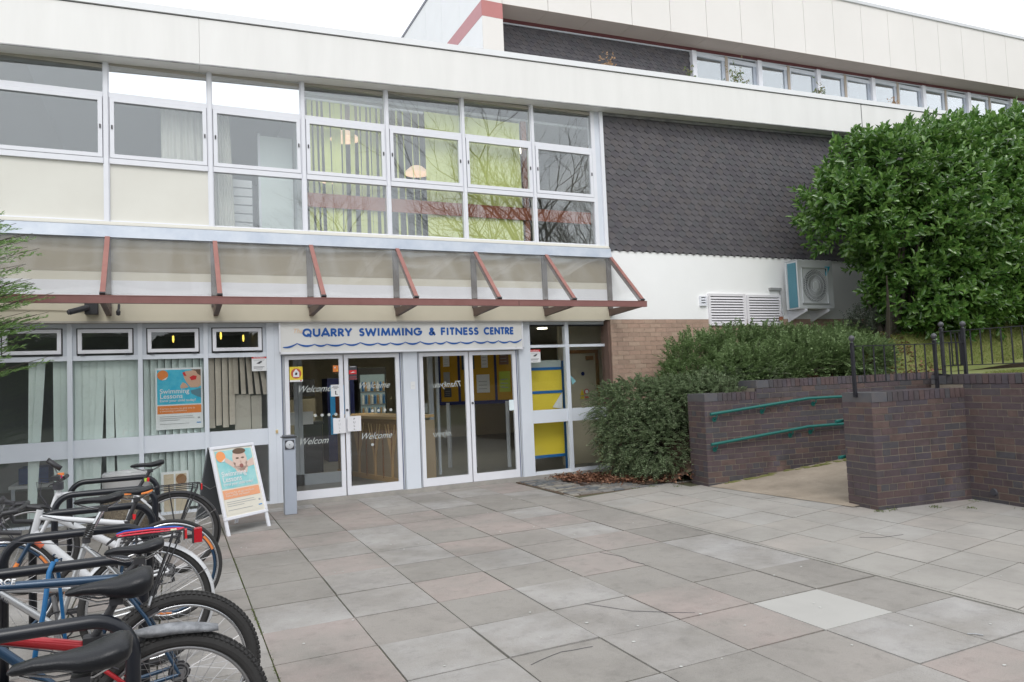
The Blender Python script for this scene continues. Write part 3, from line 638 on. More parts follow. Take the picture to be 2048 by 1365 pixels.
# ================================================================== CANOPY
CN = thing('entrance_canopy', 'sloping clear canopy with red brown ribs and front beam over the ground floor', 'canopy', (3, 0, 2.6))
ribx = [.889+1.206*k for k in range(-4, 7)]
b = MB(); b.box(-4.0, 8.19, -.925, -.865, 2.60, 2.682, redbrown); b.box(-4.0, 8.19, -.93, -.86, 2.682, 2.688, redtop)
for xj in (-.3, 2.9, 6.0): b.box(xj-.002, xj+.002, -.928, -.92, 2.60, 2.684, dark)
b.build('front_beam', CN)
import itertools
A0 = Vector((0, -.06, 3.515)); A1 = Vector((0, -.905, 2.70)); dv = (A1-A0).normalized(); nv = Vector((0, dv.z, -dv.y)); nv = nv if nv.z > 0 else -nv
for k, x in enumerate(ribx):
    X = Vector((x, 0, 0))
    b = MB(); c = (A0+A1)/2+X; b.obox(c-nv*.03, (.018, 0, 0), dv*((A1-A0).length/2), nv*.032, brownp); b.build('rib', CN)
    b = MB(); b.obox(c+nv*.016, (.027, 0, 0), dv*((A1-A0).length/2), nv*.006, redtop); b.obox(A1+X+nv*.004, (.03, 0, 0), dv*.012, nv*.022, darkm); b.build('rib_cap', CN)
    b = MB(); b.hexa([(x-.03, -.86, 2.603), (x+.03, -.86, 2.603), (x+.03, -.0, 2.548), (x-.03, 0, 2.548), (x-.03, -.86, 2.66), (x+.03, -.86, 2.66), (x+.03, 0, 2.66), (x-.03, 0, 2.66)], brownp); b.build('bracket', CN)
    b = MB(); b.box(x-.05, x+.03, -.04, -.006, 2.66, 3.50, mat('wall_post_brown', (.12, .10, .09), .7)); b.build('wall_post', CN)
for k in range(len(ribx)-1):
    x0, x1 = ribx[k]+.02, ribx[k+1]-.02; N = 8; Mq = 6; vs = []
    for i in range(N+1):
        for j in range(Mq+1):
            u = i/N; v = j/Mq; sag = -.022*math.sin(math.pi*u)*(.4+.6*math.sin(math.pi*min(1, v+.1)))
            p = A0+dv*((A1-A0).length*v)+nv*(.006+sag); vs.append((x0+(x1-x0)*u, p.y, p.z))
    b = MB(); b.add(vs, [(i*(Mq+1)+j, (i+1)*(Mq+1)+j, (i+1)*(Mq+1)+j+1, i*(Mq+1)+j+1) for i in range(N) for j in range(Mq)], acryl); b.build('glazing', CN, smooth='all')
# ================================================================== SIGN
yS = YG-.10; sx0, sx1, sz0, sz1 = GX(2.865), GX(6.44), GZ(2.04), GZ(2.462)
SG = thing('shop_sign', 'long white fascia sign with blue capitals above a blue wave line over the doors', 'sign', ((sx0+sx1)/2, yS, sz0))
b = MB(); b.box(sx0, sx1, yS, YG-.01, sz0, sz1, sign_w); b.build('panel', SG, bevel=.003)
b = MB(); t = .022
for q in ((sx0-.008, sx1+.008, sz0-.012, sz0+t*.6), (sx0-.008, sx1+.008, sz1-t*.6, sz1+.0), (sx0-.008, sx0+t*.5, sz0, sz1), (sx1-t*.5, sx1+.008, sz0, sz1)): b.box(q[0], q[1], yS-.012, yS+.02, q[2], q[3], alu)
b.build('frame', SG)
b = MB(); zt = sz0+.222
def arc(cx, cz, rx, rz, a0, a1, n=14): return [(cx+rx*math.cos(R(a0+(a1-a0)*i/n)), cz+rz*math.sin(R(a0+(a1-a0)*i/n))) for i in range(n+1)]
GL = {'Q': (1.0, [arc(.5, .5, .41, .41, 0, 360, 24), [(.52, .34), (.93, -.02)]]), 'U': (.82, [[(.1, 1), (.1, .38)]+arc(.41, .38, .31, .29, 180, 360)[1:]+[(.72, 1)]]), 'A': (.9, [[(.02, 0), (.45, 1.0), (.88, 0)], [(.2, .28), (.7, .28)]]),
 'R': (.68, [[(.1, 0), (.1, .9), (.3, .9)]+arc(.3, .69, .25, .21, 90, -90)+[(.1, .48)], [(.3, .46), (.62, 0)]]), 'Y': (.76, [[(.02, 1), (.38, .46), (.74, 1)], [(.38, .5), (.38, 0)]]), 'S': (.56, [arc(.29, .70, .19, .20, 40, 230, 12)+arc(.27, .295, .21, .205, 60, -150, 14)]),
 'W': (1.2, [[(.04, 1), (.32, .06), (.6, .86), (.88, .06), (1.16, 1)]]), 'I': (.3, [[(.15, 0), (.15, 1)]]), 'M': (1.06, [[(.08, 0), (.2, .92), (.53, .12), (.86, .92), (.98, 0)]]), 'N': (.86, [[(.1, 0), (.1, .9), (.76, .1), (.76, 1)]]),
 'G': (.98, [arc(.5, .5, .41, .41, 42, 360, 22)+[(.52, .5)]]), 'F': (.56, [[(.1, 0), (.1, .91), (.52, .91)], [(.1, .5), (.5, .5)]]), 'T': (.58, [[(.0, .91), (.58, .91)], [(.29, .9), (.29, 0)]]), 'E': (.58, [[(.54, .91), (.1, .91), (.1, .09), (.54, .09)], [(.1, .5), (.5, .5)]]),
 'C': (.86, [arc(.5, .5, .41, .41, 48, 312, 20)]), '&': (.9, [[(.86, .02), (.3, .64)]+arc(.40, .77, .15, .15, 200, -20, 10)+[(.40, .52), (.2, .38)]+arc(.34, .25, .22, .17, 140, 300, 10)+[(.76, .46)]])}
def word(s, x0, x1, m=text_blue, H_=.108):
    wt = sum(GL[c][0]+.13 for c in s)-.13; k = (x1-x0)/wt; x = x0; th = .13
    for c in s:
        w_, st_ = GL[c]
        for q, pl in enumerate(st_):
            P = [Vector((x+u*k, 0, zt+v*H_)) for u, v in pl]; hw = th*H_; y0 = yS-.004-.0005*q
            for i in range(len(P)-1):
                d0 = (P[i+1]-P[i]).normalized(); n0 = Vector((-d0.z, 0, d0.x))*hw; a_, c_ = P[i], P[i+1]; yy_ = y0-.0001*(i % 5)
                f_ = [(p.x, yy_, p.z) for p in (a_-n0, c_-n0, c_+n0, a_+n0)]+[(p.x, yS+.001, p.z) for p in (a_-n0, c_-n0, c_+n0, a_+n0)]; b.add(f_, [(0, 1, 2, 3), (0, 4, 5, 1), (1, 5, 6, 2), (2, 6, 7, 3), (3, 7, 4, 0)], m)
                if 0 < i: b.disc((a_.x, (yy_+yS)/2-.0002, a_.z), hw, m, 'y', yS-yy_, 10)
        x += (w_+.13)*k
word('QUARRY', GX(3.16), GX(3.82)); word('SWIMMING', GX(3.925), GX(4.83)); word('&', GX(4.935), GX(5.035)); word('FITNESS', GX(5.12), GX(5.71)); word('CENTRE', GX(5.80), GX(6.29))
b.build('lettering', SG)
b = MB(); text(b, 'The', GX(3.03), zt+.05, .085, mat('faded_peach', (.78, .55, .36), .6), y=yS-.004, shear=.3); text(b, '\u2014', GX(6.3), sz0+.012, .04, inkg, y=yS-.003); b.build('faded_lettering', SG)
b = MB(); cusps = [2.905, 3.085, 3.315, 3.48, 3.72, 3.935, 4.18, 4.36, 4.58, 4.80, 5.03, 5.20, 5.42, 5.64, 5.85, 6.03, 6.22, 6.42]; hts = [0, .05, .035, .035, .04, .05, .04, .04, .045, .05, .035, .045, .035, .045, .04, .045, .035, .06]
for k in range(len(cusps)-1):
    N = 12; xa, xb = GX(cusps[k]), GX(cusps[k+1]); L1 = []; L2 = []
    for i in range(N+1):
        u = i/N; base = hts[k]*(1-u)**2.2+hts[k+1]*u**2.2; z = sz0+.075+base-.012*math.sin(math.pi*u); th = .011+.014*math.sin(math.pi*u)
        L1.append((xa+(xb-xa)*u, z)); L2.append((xa+(xb-xa)*u, z+th))
    for i in range(N): b.poly([L1[i], L1[i+1], L2[i+1], L2[i]], yS-.006, yS-.001, text_blue)
b.build('wave_line', SG)
# ================================================================== POSTERS AND STICKERS
def poster(name, label, cat, x0, x1, z0, z1, y, kind):
    T = thing(name, label, cat, ((x0+x1)/2, y, z0)); W_, Hh = x1-x0, z1-z0; X = lambda u: x0+W_*u; Z = lambda v: z0+Hh*v
    b = MB(); b.box(x0, x1, y, y+.004, z0, z1, paper); b.build('sheet', T)
    picture(T, X, Z, W_, y, kind, None); return T
def picture(T, X, Z, W_, y, kind, Mx, world=True):
    """swimming poster; kind 1 bright, 2 sun faded"""
    def fin(b, n):
        if Mx: b.xf(Mx)
        b.build(n, T, world=world)
    c1 = cyan if kind == 1 else teal; oc = orange if kind == 1 else mat('faded_orange', (.78, .36, .20), .6); bgc = paper if kind == 1 else mat('cream_paper', (.72, .69, .60), .6)
    b = MB(); b.box(X(.035), X(.965), y-.002, y, Z(.405), Z(.97), c1); fin(b, 'blue_panel')
    b = MB(); b.box(X(.035), X(.965), y-.0025, y, Z(.255), Z(.385), oc)
    if kind == 2: b.box(X(.035), X(.965), y-.002, y, Z(.03), Z(.25), bgc)
    fin(b, 'orange_band')
    b = MB()
    if kind == 1:      # swimmer in red goggles leaning in from the right
        b.poly([(X(.63), Z(.94)), (X(.965), Z(.97)), (X(.965), Z(.70)), (X(.90), Z(.67)), (X(.74), Z(.67)), (X(.66), Z(.75)), (X(.60), Z(.84)), (X(.585), Z(.90))], y-.003, y, skin)
        b.poly([(X(.74), Z(.97)), (X(.965), Z(.97)), (X(.965), Z(.86)), (X(.90), Z(.89)), (X(.86), Z(.94))], y-.004, y, hairb)
        b.poly([(X(.72), Z(.84)), (X(.80), Z(.87)), (X(.88), Z(.86)), (X(.86), Z(.80)), (X(.76), Z(.79))], y-.005, y, redp)
        b.poly([(X(.57), Z(.92)), (X(.62), Z(.93)), (X(.66), Z(.86)), (X(.60), Z(.87))], y-.005, y, redp)
        b.poly([(X(.52), Z(.70)), (X(.57), Z(.76)), (X(.64), Z(.74)), (X(.70), Z(.68)), (X(.62), Z(.66)), (X(.53), Z(.66))], y-.004, y, skin)
        b.poly([(X(.74), Z(.62)), (X(.965), Z(.66)), (X(.965), Z(.50)), (X(.85), Z(.53)), (X(.76), Z(.57))], y-.003, y, mat('poster_slate', (.10, .22, .28), .6))
    else:
        b.disc(((X(.62)), y-.002, Z(.81)), W_*.20, skinp, 'y', .002, 24, .92, 1.25); b.poly([(X(.43), Z(.72)), (X(.80), Z(.70)), (X(.74), Z(.60)), (X(.50), Z(.62))], y-.003, y, skinp)
        b.poly([(X(.75), Z(.76)), (X(.965), Z(.82)), (X(.965), Z(.70)), (X(.74), Z(.68))], y-.003, y, skinp); b.poly([(X(.50), Z(.76)), (X(.26), Z(.87)), (X(.24), Z(.80)), (X(.46), Z(.68))], y-.003, y, skinp)
        b.disc(((X(.64)), y-.0035, Z(.94)), W_*.17, hairb, 'y', .002, 18, 1, .38)
        for ex in (.56, .70): b.disc((X(ex), y-.0045, Z(.835)), W_*.028, hairb, 'y', .001, 10, 1.5, .6)
        b.disc((X(.63), y-.0045, Z(.715)), W_*.05, mat('mouth', (.30, .12, .10), .6), 'y', .001, 12, 1, .9); b.disc((X(.63), y-.0045, Z(.775)), W_*.02, mat('nose', (.58, .40, .33), .6), 'y', .001, 10, 1, 1.6)
    fin(b, 'swimmer_picture')
    b = MB(); b.disc((X(.155), y-.005, Z(.885)), W_*.115, orange if kind == 1 else mat('bright_orange', (.85, .33, .12), .6), 'y', .002, 24); b.poly([(X(.13), Z(.80)), (X(.26), Z(.86)), (X(.22), Z(.81))], y-.0065, y-.006, paper); fin(b, 'round_badge')
    b = MB(); h = W_*.17
    bb = MB(); text(bb, 'Swimming', 0, 0, h*1.12, paper, off=.012, t=.001); text(bb, 'Lessons', 0, -h*.84, h*1.12, paper, off=.012, t=.001); text(bb, 'Enrol your child today!', 0, -h*1.42, h*.60, paper, off=.012, t=.001)
    mx = max(v[0] for v in bb.v); k = W_*.76/mx
    b.add([(X(.085)+v[0]*k, y-.005+v[1], Z(.585)+v[2]*k) for v in bb.v], bb.f, paper)
    bb = MB()
    l1, l2 = ('Correct lessons to give you in', 'a swimming confidence') if kind == 1 else ('Courses for all ages and levels', 'from a FREE trial lesson!')
    text(bb, l1, 0, 0, h*.55, mat('pale_peach', (.80, .70, .60), .6), t=.001); text(bb, l2, 0, -h*.5, h*.55, mat('pale_peach', (.8, .7, .6), .6), t=.001); mx = max(v[0] for v in bb.v); k = W_*.74/mx
    b.add([(X(.085)+v[0]*k, y-.005+v[1], Z(.325)+v[2]*k) for v in bb.v], bb.f, mat('pale_peach', (.8, .7, .6), .6))
    for i, wd in enumerate((.70, .73, .42, 0, .62)):
        if wd: b.box(X(.08), X(.08+wd), y-.004, y-.002, Z(.205-i*.03), Z(.212-i*.03), inkg)
    b.box(X(.86), X(.95), y-.004, y-.002, Z(.085), Z(.10), mat('logo_blue', (.02, .25, .6), .5)); b.disc((X(.91), y-.003, Z(.17)), W_*.03, inkg, 'y', .001, 12, 1, .7)
    fin(b, 'lettering')
x0, x1 = GX(1.383), GX(1.922)
poster('wall_poster', 'bright blue and orange swimming poster stuck inside the ground floor window', 'poster', x0, x1, GZ(1.125), GZ(1.892), YG+.03, 1)
def sticker(name, label, cat, x0, x1, z0, z1, y, base, items, group=None):
    T = MB(); T.box(x0, x1, y, y+.002, z0, z1, base)
    for it in items:
        k = it[0]; W_, Hh = x1-x0, z1-z0
        if k == 'r': T.box(x0+W_*it[1], x0+W_*it[2], y-.0015, y, z0+Hh*it[3], z0+Hh*it[4], it[5])
        elif k == 'd': T.disc((x0+W_*it[1], y-.001-it[6] if len(it) > 6 else y-.001, z0+Hh*it[2]), W_*it[3], it[4], 'y', .002, 24)
        elif k == 'p': T.poly([(x0+W_*u, z0+Hh*v) for u, v in it[1]], y-.004, y-.003, it[2])
        elif k == 't': text(T, it[1], x0+W_*it[2], z0+Hh*it[3], it[4], it[5], y=y-.003, align='CENTER', t=.001, off=.01)
    return tag(T.build(name), label, cat, group)
ys = YG-.03
warn = [('r', 0, 1, .82, 1, redp), ('t', 'WARNING', .5, .85, .03, paper), ('p', [(.3, .5), (.62, .66), (.72, .6), (.5, .46)], inkd), ('r', .12, .85, .26, .29, inkd), ('r', .12, .75, .18, .21, inkd), ('r', .3, .7, .07, .1, inkg), ('r', .1, .9, .72, .74, inkg), ('r', .15, .85, .66, .68, inkg)]
sticker('warning_notice', 'white camera warning notice with red top on the window beside the left pillar', 'notice', GX(2.52), GX(2.705), GZ(1.82), GZ(2.022), YG+.008, paper, warn)
sticker('warning_notice', 'white camera warning notice with red top in the window beside the brick wall', 'notice', GX(6.60), GX(6.79), GZ(1.82), GZ(2.02), YG+.008, paper, warn)
yg = YG+.004
sticker('house_sticker', 'square yellow sticker with a white house in a red ring on the first door', 'sticker', GX(2.995), GX(3.165), GZ(1.66), GZ(1.862), yg, yellow,
        [('d', .5, .55, .40, mat('brick_red', (.5, .10, .05), .5), None, .000) if 0 else ('d', .5, .55, .40, mat('brick_red', (.5, .10, .05), .5)), ('p', [(.27, .32), (.73, .32), (.73, .62), (.5, .85), (.27, .62)], paper), ('r', .0, 1, 0, .12, paper), ('p', [(.4, .45), (.55, .45), (.6, .6), (.45, .62)], orange), ('d', .85, .07, .05, redp)])
sticker('small_orange_sticker', 'small square orange sticker high on the first door glass', 'sticker', GX(3.57), GX(3.645), GZ(1.775), GZ(1.865), yg, orange, [('p', [(.2, .7), (.5, .8), (.4, .5)], paper), ('p', [(.6, .2), (.9, .35), (.8, .1)], yellow)])
sticker('square_notice', 'small white notice with black writing on the first door by the handle edge', 'notice', GX(3.535), GX(3.66), GZ(1.44), GZ(1.60), yg-.002, paper, [('r', .2, .8, .85, .89, inkd), ('r', .15, .85, .74, .78, inkd), ('r', .3, .7, .63, .67, inkd), ('d', .5, .42, .07, inkd), ('r', .45, .56, .18, .38, inkd), ('r', .45, .72, .15, .2, inkd)])
sticker('black_red_sticker', 'black sticker with a red panel high on the second door glass', 'sticker', GX(3.785), GX(3.90), GZ(1.655), GZ(1.85), yg, inkd, [('r', .02, .95, .42, .70, redp), ('r', .1, .9, .2, .23, redp), ('r', .0, .98, .06, .09, redp), ('r', .15, .85, .93, .96, paper), ('p', [(.15, .5), (.5, .6), (.85, .55), (.5, .52)], paper)])
sticker('pillar_plate', 'small blank white plate on the grey pillar between the door pairs', 'plate', GX(4.655), GX(4.725), GZ(1.49), GZ(1.60), YG-.036, paper, [('r', .2, .8, .42, .45, inkg)])
sticker('paper_notice', 'blank pale paper square taped to the last door glass', 'notice', GX(6.215), GX(6.315), GZ(1.10), GZ(1.26), yg, mat('pale_paper', (.75, .84, .87), .6), [])
sticker('paper_notice', 'blank grey paper square on the dim inner door behind the mirrored writing', 'notice', 5.25, 5.38, 1.08, 1.24, 1.40, mat('dull_paper', (.5, .52, .52), .6), [])
T = MB(); T.box(GX(2.795), GX(2.825), YG-.045, YG-.03, GZ(.99), GZ(1.04), mat('cream_plastic', (.70, .62, .40), .5)); T.box(GX(2.80), GX(2.818), YG-.05, YG-.045, GZ(1.0), GZ(1.03), woodl)
tag(T.build('door_switch', bevel=.003), 'tiny cream switch box on the left grey pillar', 'switch')
# ================================================================== INTERIOR THINGS
def blind(name, label, x0, x1, z0, z1, y, m, specs, group, hw=.08):
    b = MB(); b.box(x0, x1, y-.02, y+.02, z1, z1+.03, alu)
    for (xa, w_, lean, zb, ang) in specs:
        c = Vector((xa+w_/2, y, 0)); a = R(ang); dx, dy = math.cos(a)*w_/2, math.sin(a)*w_/2
        b.hexa([(xa+w_/2-dx+lean, y-dy-.001, zb), (xa+w_/2+dx+lean, y+dy-.001, zb), (xa+w_/2+dx+lean, y+dy+.001, zb), (xa+w_/2-dx+lean, y-dy+.001, zb),
                (xa+w_/2-dx, y-dy-.001, z1), (xa+w_/2+dx, y+dy-.001, z1), (xa+w_/2+dx, y+dy+.001, z1), (xa+w_/2-dx, y-dy+.001, z1)], m)
    return tag(b.build(name), label, 'blind', group)
def slats(x0, x1, w_=.088, gaps=(), lean=None, zb=.12, ang=12, jit=.0):
    r = []; x = x0; k = 0
    while x < x1-.02:
        if not any(a < x+w_/2 < b_ for a, b_ in gaps): r.append((x, w_*1.02, (lean or {}).get(k, random.uniform(-.004, .004)), zb+random.uniform(-jit, jit), ang+random.uniform(-9, 9)))
        x += w_*.93; k += 1
    return r
YB = YG+.085; gb = 'vertical blinds in the ground floor windows'
blind('vertical_blind', 'pale mint vertical blind in the window left of the conifer branch', -1.05, -.32, .1, 2.03, YB, mint, slats(-1.05, -.32), gb)
blind('vertical_blind', 'pale mint vertical blind with one slat leaning, behind the conifer branch', -.25, .47, .1, 2.03, YB, mint, slats(.03, .47, gaps=((.20, .245),), lean={1: -.11, 0: -.02}), gb)
blind('vertical_blind', 'pale mint vertical blind with two dark gaps, second bay right of the conifer', .49, 1.22, .1, 2.03, YB, mint, slats(.50, 1.21, gaps=((.64, .70), (.80, .86)), lean={3: -.09, 5: .05, 2: -.03}), gb)
blind('vertical_blind', 'mint vertical blind behind the swimming poster', 1.24, 1.97, .1, 2.03, YB, mint, slats(1.24, 1.96, ang=30), gb)
sp = []
for k in range(4): sp.append((2.0+k*.082, .08, 0, 1.10+.03*(k % 2), 25))
for k in range(5): sp.append((2.30+k*.078, .078, .015*k, 1.53-.005*k, 35))
blind('vertical_blind', 'broken beige vertical blind with short slats beside the left pillar', 1.99, 2.70, 1.1, 2.03, YB, beigeb, sp, gb)
b = MB(); b.box(2.32, 2.52, YB+.05, YB+.07, .98, 1.52, mat('beige_board', (.42, .39, .34), .8)); b.box(2.53, 2.66, YB+.05, YB+.07, .98, 1.50, mat('beige_board', (.42, .39, .34), .8))
tag(b.build('folded_screen'), 'pair of plain beige boards standing behind the broken blind', 'board')
for q, (lx, ly) in enumerate(((1.60, 2.3), (1.93, 2.0), (2.25, 1.7), (2.62, 2.3))):
    T = thing('pendant_lamp', ['slim yellow glowing pendant, first behind the third small top window', 'slim yellow glowing pendant, second behind the third small top window', 'slim yellow glowing pendant, first behind the small top window by the pillar', 'slim yellow glowing pendant, last one behind the top window by the pillar'][q], 'lamp', (lx, ly, 2.35), 'yellow pendants in the office')
    b = MB(); b.tube([(lx, ly, 2.62), (lx, ly, 2.47)], .003, inkd, 6); b.build('cord', T)
    b = MB(); b.lathe((lx, ly, 2.36), [(.001, .11), (.012, .10), (.015, .04), (.007, 0)], mat('yellow_glow', (1, .72, .12), .5, emit=1.6), 12); b.build('lamp_shade', T)
# cardboard / stained board leaning inside
b = MB(); x0, x1 = GX(1.43), GX(1.742); b.box(x0, x1, YG+.03, YG+.045, .06, GZ(.60), paper)
b.box(x0+.03, x0+.145, YG+.026, YG+.03, .09, GZ(.57), mat('stained_card', (.52, .42, .30), .8, c2=(.62, .54, .42), vs=6)); b.box(x0+.165, x1-.025, YG+.026, YG+.03, .09, GZ(.57), mat('stained_card', (.5, .4, .3), .8)); b.disc((x1-.085, YG+.025, GZ(.50)), .062, mat('brown_stain', (.26, .13, .055), .8), 'y', .002, 24, 1, 1.05)
tag(b.build('framed_card'), 'white framed card with brown stains propped low inside the window behind the bicycles', 'picture')
b = MB(); b.box(-.2, .12, 1.0, 1.4, .50, .70, mat('blue_crate', (.02, .07, .22), .5)); b.box(-.3, 1.2, .95, 1.6, .45, .49, paper); b.box(-.28, -.24, 1, 1.04, .05, .45, greyl); b.box(1.1, 1.14, 1, 1.04, .05, .45, greyl)
tag(b.build('office_table'), 'low office table with a dark blue tray behind the mint blinds', 'table')
# reception desk
RD = thing('reception_desk', 'wooden reception desk with fanned slat front seen through the second door', 'desk', (4.6, 1.6, .05))
pa, pb = Vector((4.02, 1.2, 0)), Vector((5.6, 1.9, 0)); pa = Vector((4.20, 2.9, 0)); pb = Vector((4.72, .72, 0)); dd = (pb-pa).normalized(); nn = Vector((-dd.y, dd.x, 0)); nn = nn if nn.x < 0 else -nn; Ld = (pb-pa).length
b = MB(); c = (pa+pb)/2; b.obox(c-nn*.3+Vector((0, 0, .52)), dd*Ld/2, nn*.3, Vector((0, 0, .47)), mat('desk_front', (.36, .27, .17), .6)); b.obox(c+nn*.006+Vector((0, 0, .92)), dd*Ld/2, nn*.01, Vector((0, 0, .12)), wood); b.obox(c+nn*.008+Vector((0, 0, .09)), dd*Ld/2, nn*.012, Vector((0, 0, .04)), woodl); b.build('front', RD)
b = MB(); b.obox(c-nn*.25+Vector((0, 0, 1.055)), dd*(Ld/2+.04), nn*.32, Vector((0, 0, .022)), woodl); b.build('counter_top', RD)
b = MB()
for k in range(4):
    o = pa+dd*(Ld*(k+.5)/4)
    for a in (-.10, -.05, 0, .05, .10): b.tube([o+nn*.015+Vector((0, 0, .12)), o+nn*.015+dd*a*.25+Vector((0, 0, .45)), o+nn*.015+dd*a*2+Vector((0, 0, .95))], [.022, .018, .011], woodl if a else wood, 6)
    b.tube([o+dd*.27+nn*.015+Vector((0, 0, .1)), o+dd*.27+nn*.015+Vector((0, 0, .9))], .013, wood, 6)
b.build('slat_pattern', RD)
def simple(name, label, cat, boxes, **k):
    b = MB()
    for q in boxes: b.box(*q)
    return tag(b.build(name, bevel=k.get('bevel', 0)), label, cat, k.get('group'))
# inner lobby frames
IL = thing('inner_lobby_screen', 'grey framed inner lobby doors seen dimly through the first door', 'screen', (3.3, 1.75, .05))
for q in ((2.9, 2.97), (3.30, 3.36), (3.365, 3.43), (4.12, 4.18)):
    b = MB(); b.box(q[0], q[1], 1.73, 1.78, .05, 2.15, grey); b.build('stile', IL)
b = MB(); b.box(2.9, 4.18, 1.73, 1.78, .05, .22, grey); b.box(2.9, 4.18, 1.73, 1.78, 2.05, 2.15, grey); b.build('rail', IL)
for xx in (3.22, 3.50): b = MB(); b.box(xx-.08, xx+.08, 1.69, 1.71, 1.0, 1.2, paper); b.build('push_plate', IL)
I2 = thing('inner_lobby_screen', 'grey framed inner door seen dimly behind the mirrored writing', 'screen', (5.3, 1.45, .05))
for q in ((4.95, 5.0), (5.42, 5.50), (5.56, 5.60)): b = MB(); b.box(q[0], q[1], 1.43, 1.48, .05, 2.1, grey); b.build('stile', I2)
b = MB(); b.box(4.95, 5.5, 1.43, 1.48, .05, .2, grey); b.box(4.95, 5.5, 1.43, 1.48, 2.0, 2.1, grey); b.build('rail', I2)
simple('vending_machine', 'blue lit vending machine standing behind the reception desk', 'vending machine', [(4.45, 5.0, 5.0, 5.6, .05, 1.75, navy), (4.5, 4.82, 4.98, 5.0, .6, 1.6, mat('vending_blue', (.03, .22, .48), .4, emit=.25)), (4.6, 4.72, 4.97, 4.98, .8, 1.5, mat('cola_brown', (.12, .03, .02), .4))])
FR = thing('drinks_fridge', 'glass fronted drinks fridge with rows of bottles beside the blue vending machine', 'fridge', (5.4, 5.2, .05))
b = MB(); b.box(5.10, 5.70, 5.05, 5.6, .05, 1.95, darkm); b.box(5.14, 5.66, 5.03, 5.05, .3, 1.8, mat('fridge_light', (.20, .26, .27), .4, emit=.3)); b.build('cabinet', FR)
b = MB()
for r in range(5):
    b.box(5.14, 5.66, 5.0, 5.03, .35+r*.27, .365+r*.27, chrome)
    for k in range(8): b.tube([(5.18+k*.063, 4.99, .37+r*.27), (5.18+k*.063, 4.99, .53+r*.27), (5.18+k*.063, 4.99, .57+r*.27)], [.022, .022, .01], [paper, mat('bottle_blue', (.03, .15, .4), .3), mat('bottle_tan', (.4, .25, .12), .4)][(r+k) % 3], 8)
b.build('bottles', FR)
simple('filing_cabinet', 'beige filing cabinets against the dim back wall of the lobby', 'cabinet', [(2.95, 3.55, 5.0, 5.5, .05, 1.35, mat('cabinet_beige', (.42, .38, .30), .6)), (3.58, 4.2, 5.0, 5.5, .05, 1.35, mat('cabinet_beige', (.4, .4, .3), .6)), (2.95, 4.2, 5.0, 5.45, 1.40, 1.75, inkd), (3.1, 3.4, 4.98, 5.0, 1.42, 1.7, mustard), (3.5, 3.7, 4.98, 5.0, 1.42, 1.7, redp)])
simple('litter_bin', 'tall dark bin standing in the lobby behind the white door plates', 'bin', [(3.55, 3.85, 2.4, 2.75, .05, .95, inkd), (3.53, 3.87, 2.38, 2.77, .95, 1.0, darkm)])
# notice boards behind the last doors (running back into the lobby)
NB = thing('notice_board', 'long mustard notice board in a blue frame covered with papers behind the last door', 'notice board', (6.5, 1.6, 1.2))
pa = Vector((5.95, 2.35, 0)); pb = Vector((7.25, 1.25, 0)); dd = (pb-pa).normalized(); nn = Vector((dd.y, -dd.x, 0)); Ln = (pb-pa).length
def nbx(b, u0, u1, z0, z1, off, m, t=.01): b.obox(pa+dd*((u0+u1)/2)+nn*off+Vector((0, 0, (z0+z1)/2)), dd*((u1-u0)/2), nn*t/2, Vector((0, 0, (z1-z0)/2)), m)
b = MB(); nbx(b, 0, Ln, 1.22, 2.18, 0, mustard, .03); b.build('felt', NB)
b = MB(); nbx(b, -.03, Ln+.03, 1.16, 1.22, .01, navy, .05); nbx(b, -.03, Ln+.03, 2.18, 2.22, .01, navy, .05)
for u in (0, Ln*.22, Ln*.62, Ln): nbx(b, u-.02, u+.02, 1.2, 2.2, .01, navy, .05)
b.build('frame', NB)
for u, w_, z, h_, m in ((.08, .12, 1.85, .2, paper), (.08, .12, 1.55, .2, inkg), (.08, .14, 1.3, .17, inkd), (.43, .24, 1.78, .3, mat('dark_poster', (.03, .06, .10), .5)), (.80, .12, 1.80, .3, paper), (.48, .12, 1.34, .30, paper), (.70, .24, 1.36, .32, paper), (1.13, .17, 1.84, .26, mat('photo_brown', (.22, .12, .08), .5)), (1.12, .20, 1.36, .36, mat('flyer_lime', (.45, .55, .05), .5)), (1.12, .12, 1.40, .28, inkd), (1.42, .2, 1.55, .42, mat('flyer_blue', (.25, .42, .50), .5)), (1.44, .16, 1.68, .15, paper)):
    b = MB(); nbx(b, u, u+w_, z, z+h_, .022+random.uniform(0, .003), m, .003)
    for q in range(3): nbx(b, u+w_*.15, u+w_*.8, z+h_*(.2+.2*q), z+h_*(.23+.2*q), .026, inkg, .002)
    b.build('flyer', NB)
for u in (.15, .62, 1.25):
    b = MB(); nbx(b, u-.03, u+.03, .05, 1.2, .03, greyl, .05); b.build('leg', NB)
YBd = thing('display_board', 'bright yellow display board in blue trim standing close behind the side window', 'display board', (7.1, .45, .05))
x0, x1 = 6.63, 7.38
b = MB(); b.box(x0, x1, .42, .45, .33, .86, yellow); b.box(x0, x1, .42, .45, 1.0, 1.72, yellow); b.build('panel', YBd)
b = MB(); 
for z in (.86, 1.32, 1.70): b.box(x0, x1, .41, .42, z, z+.045, bluef)
b.box(x0, x1, .405, .42, .285, .33, bluef); b.box(x0, x1, .42, .45, 1.745, 1.86, mat('pale_board_top', (.48, .54, .52), .6)); b.build('trim', YBd)
b = MB(); b.box(7.42, 7.50, .35, .48, .05, 1.85, bluef); b.build('post', YBd)
simple('paper_sheet', 'corner of a curling white sheet against the yellow display board', 'paper', [])if 0 else None
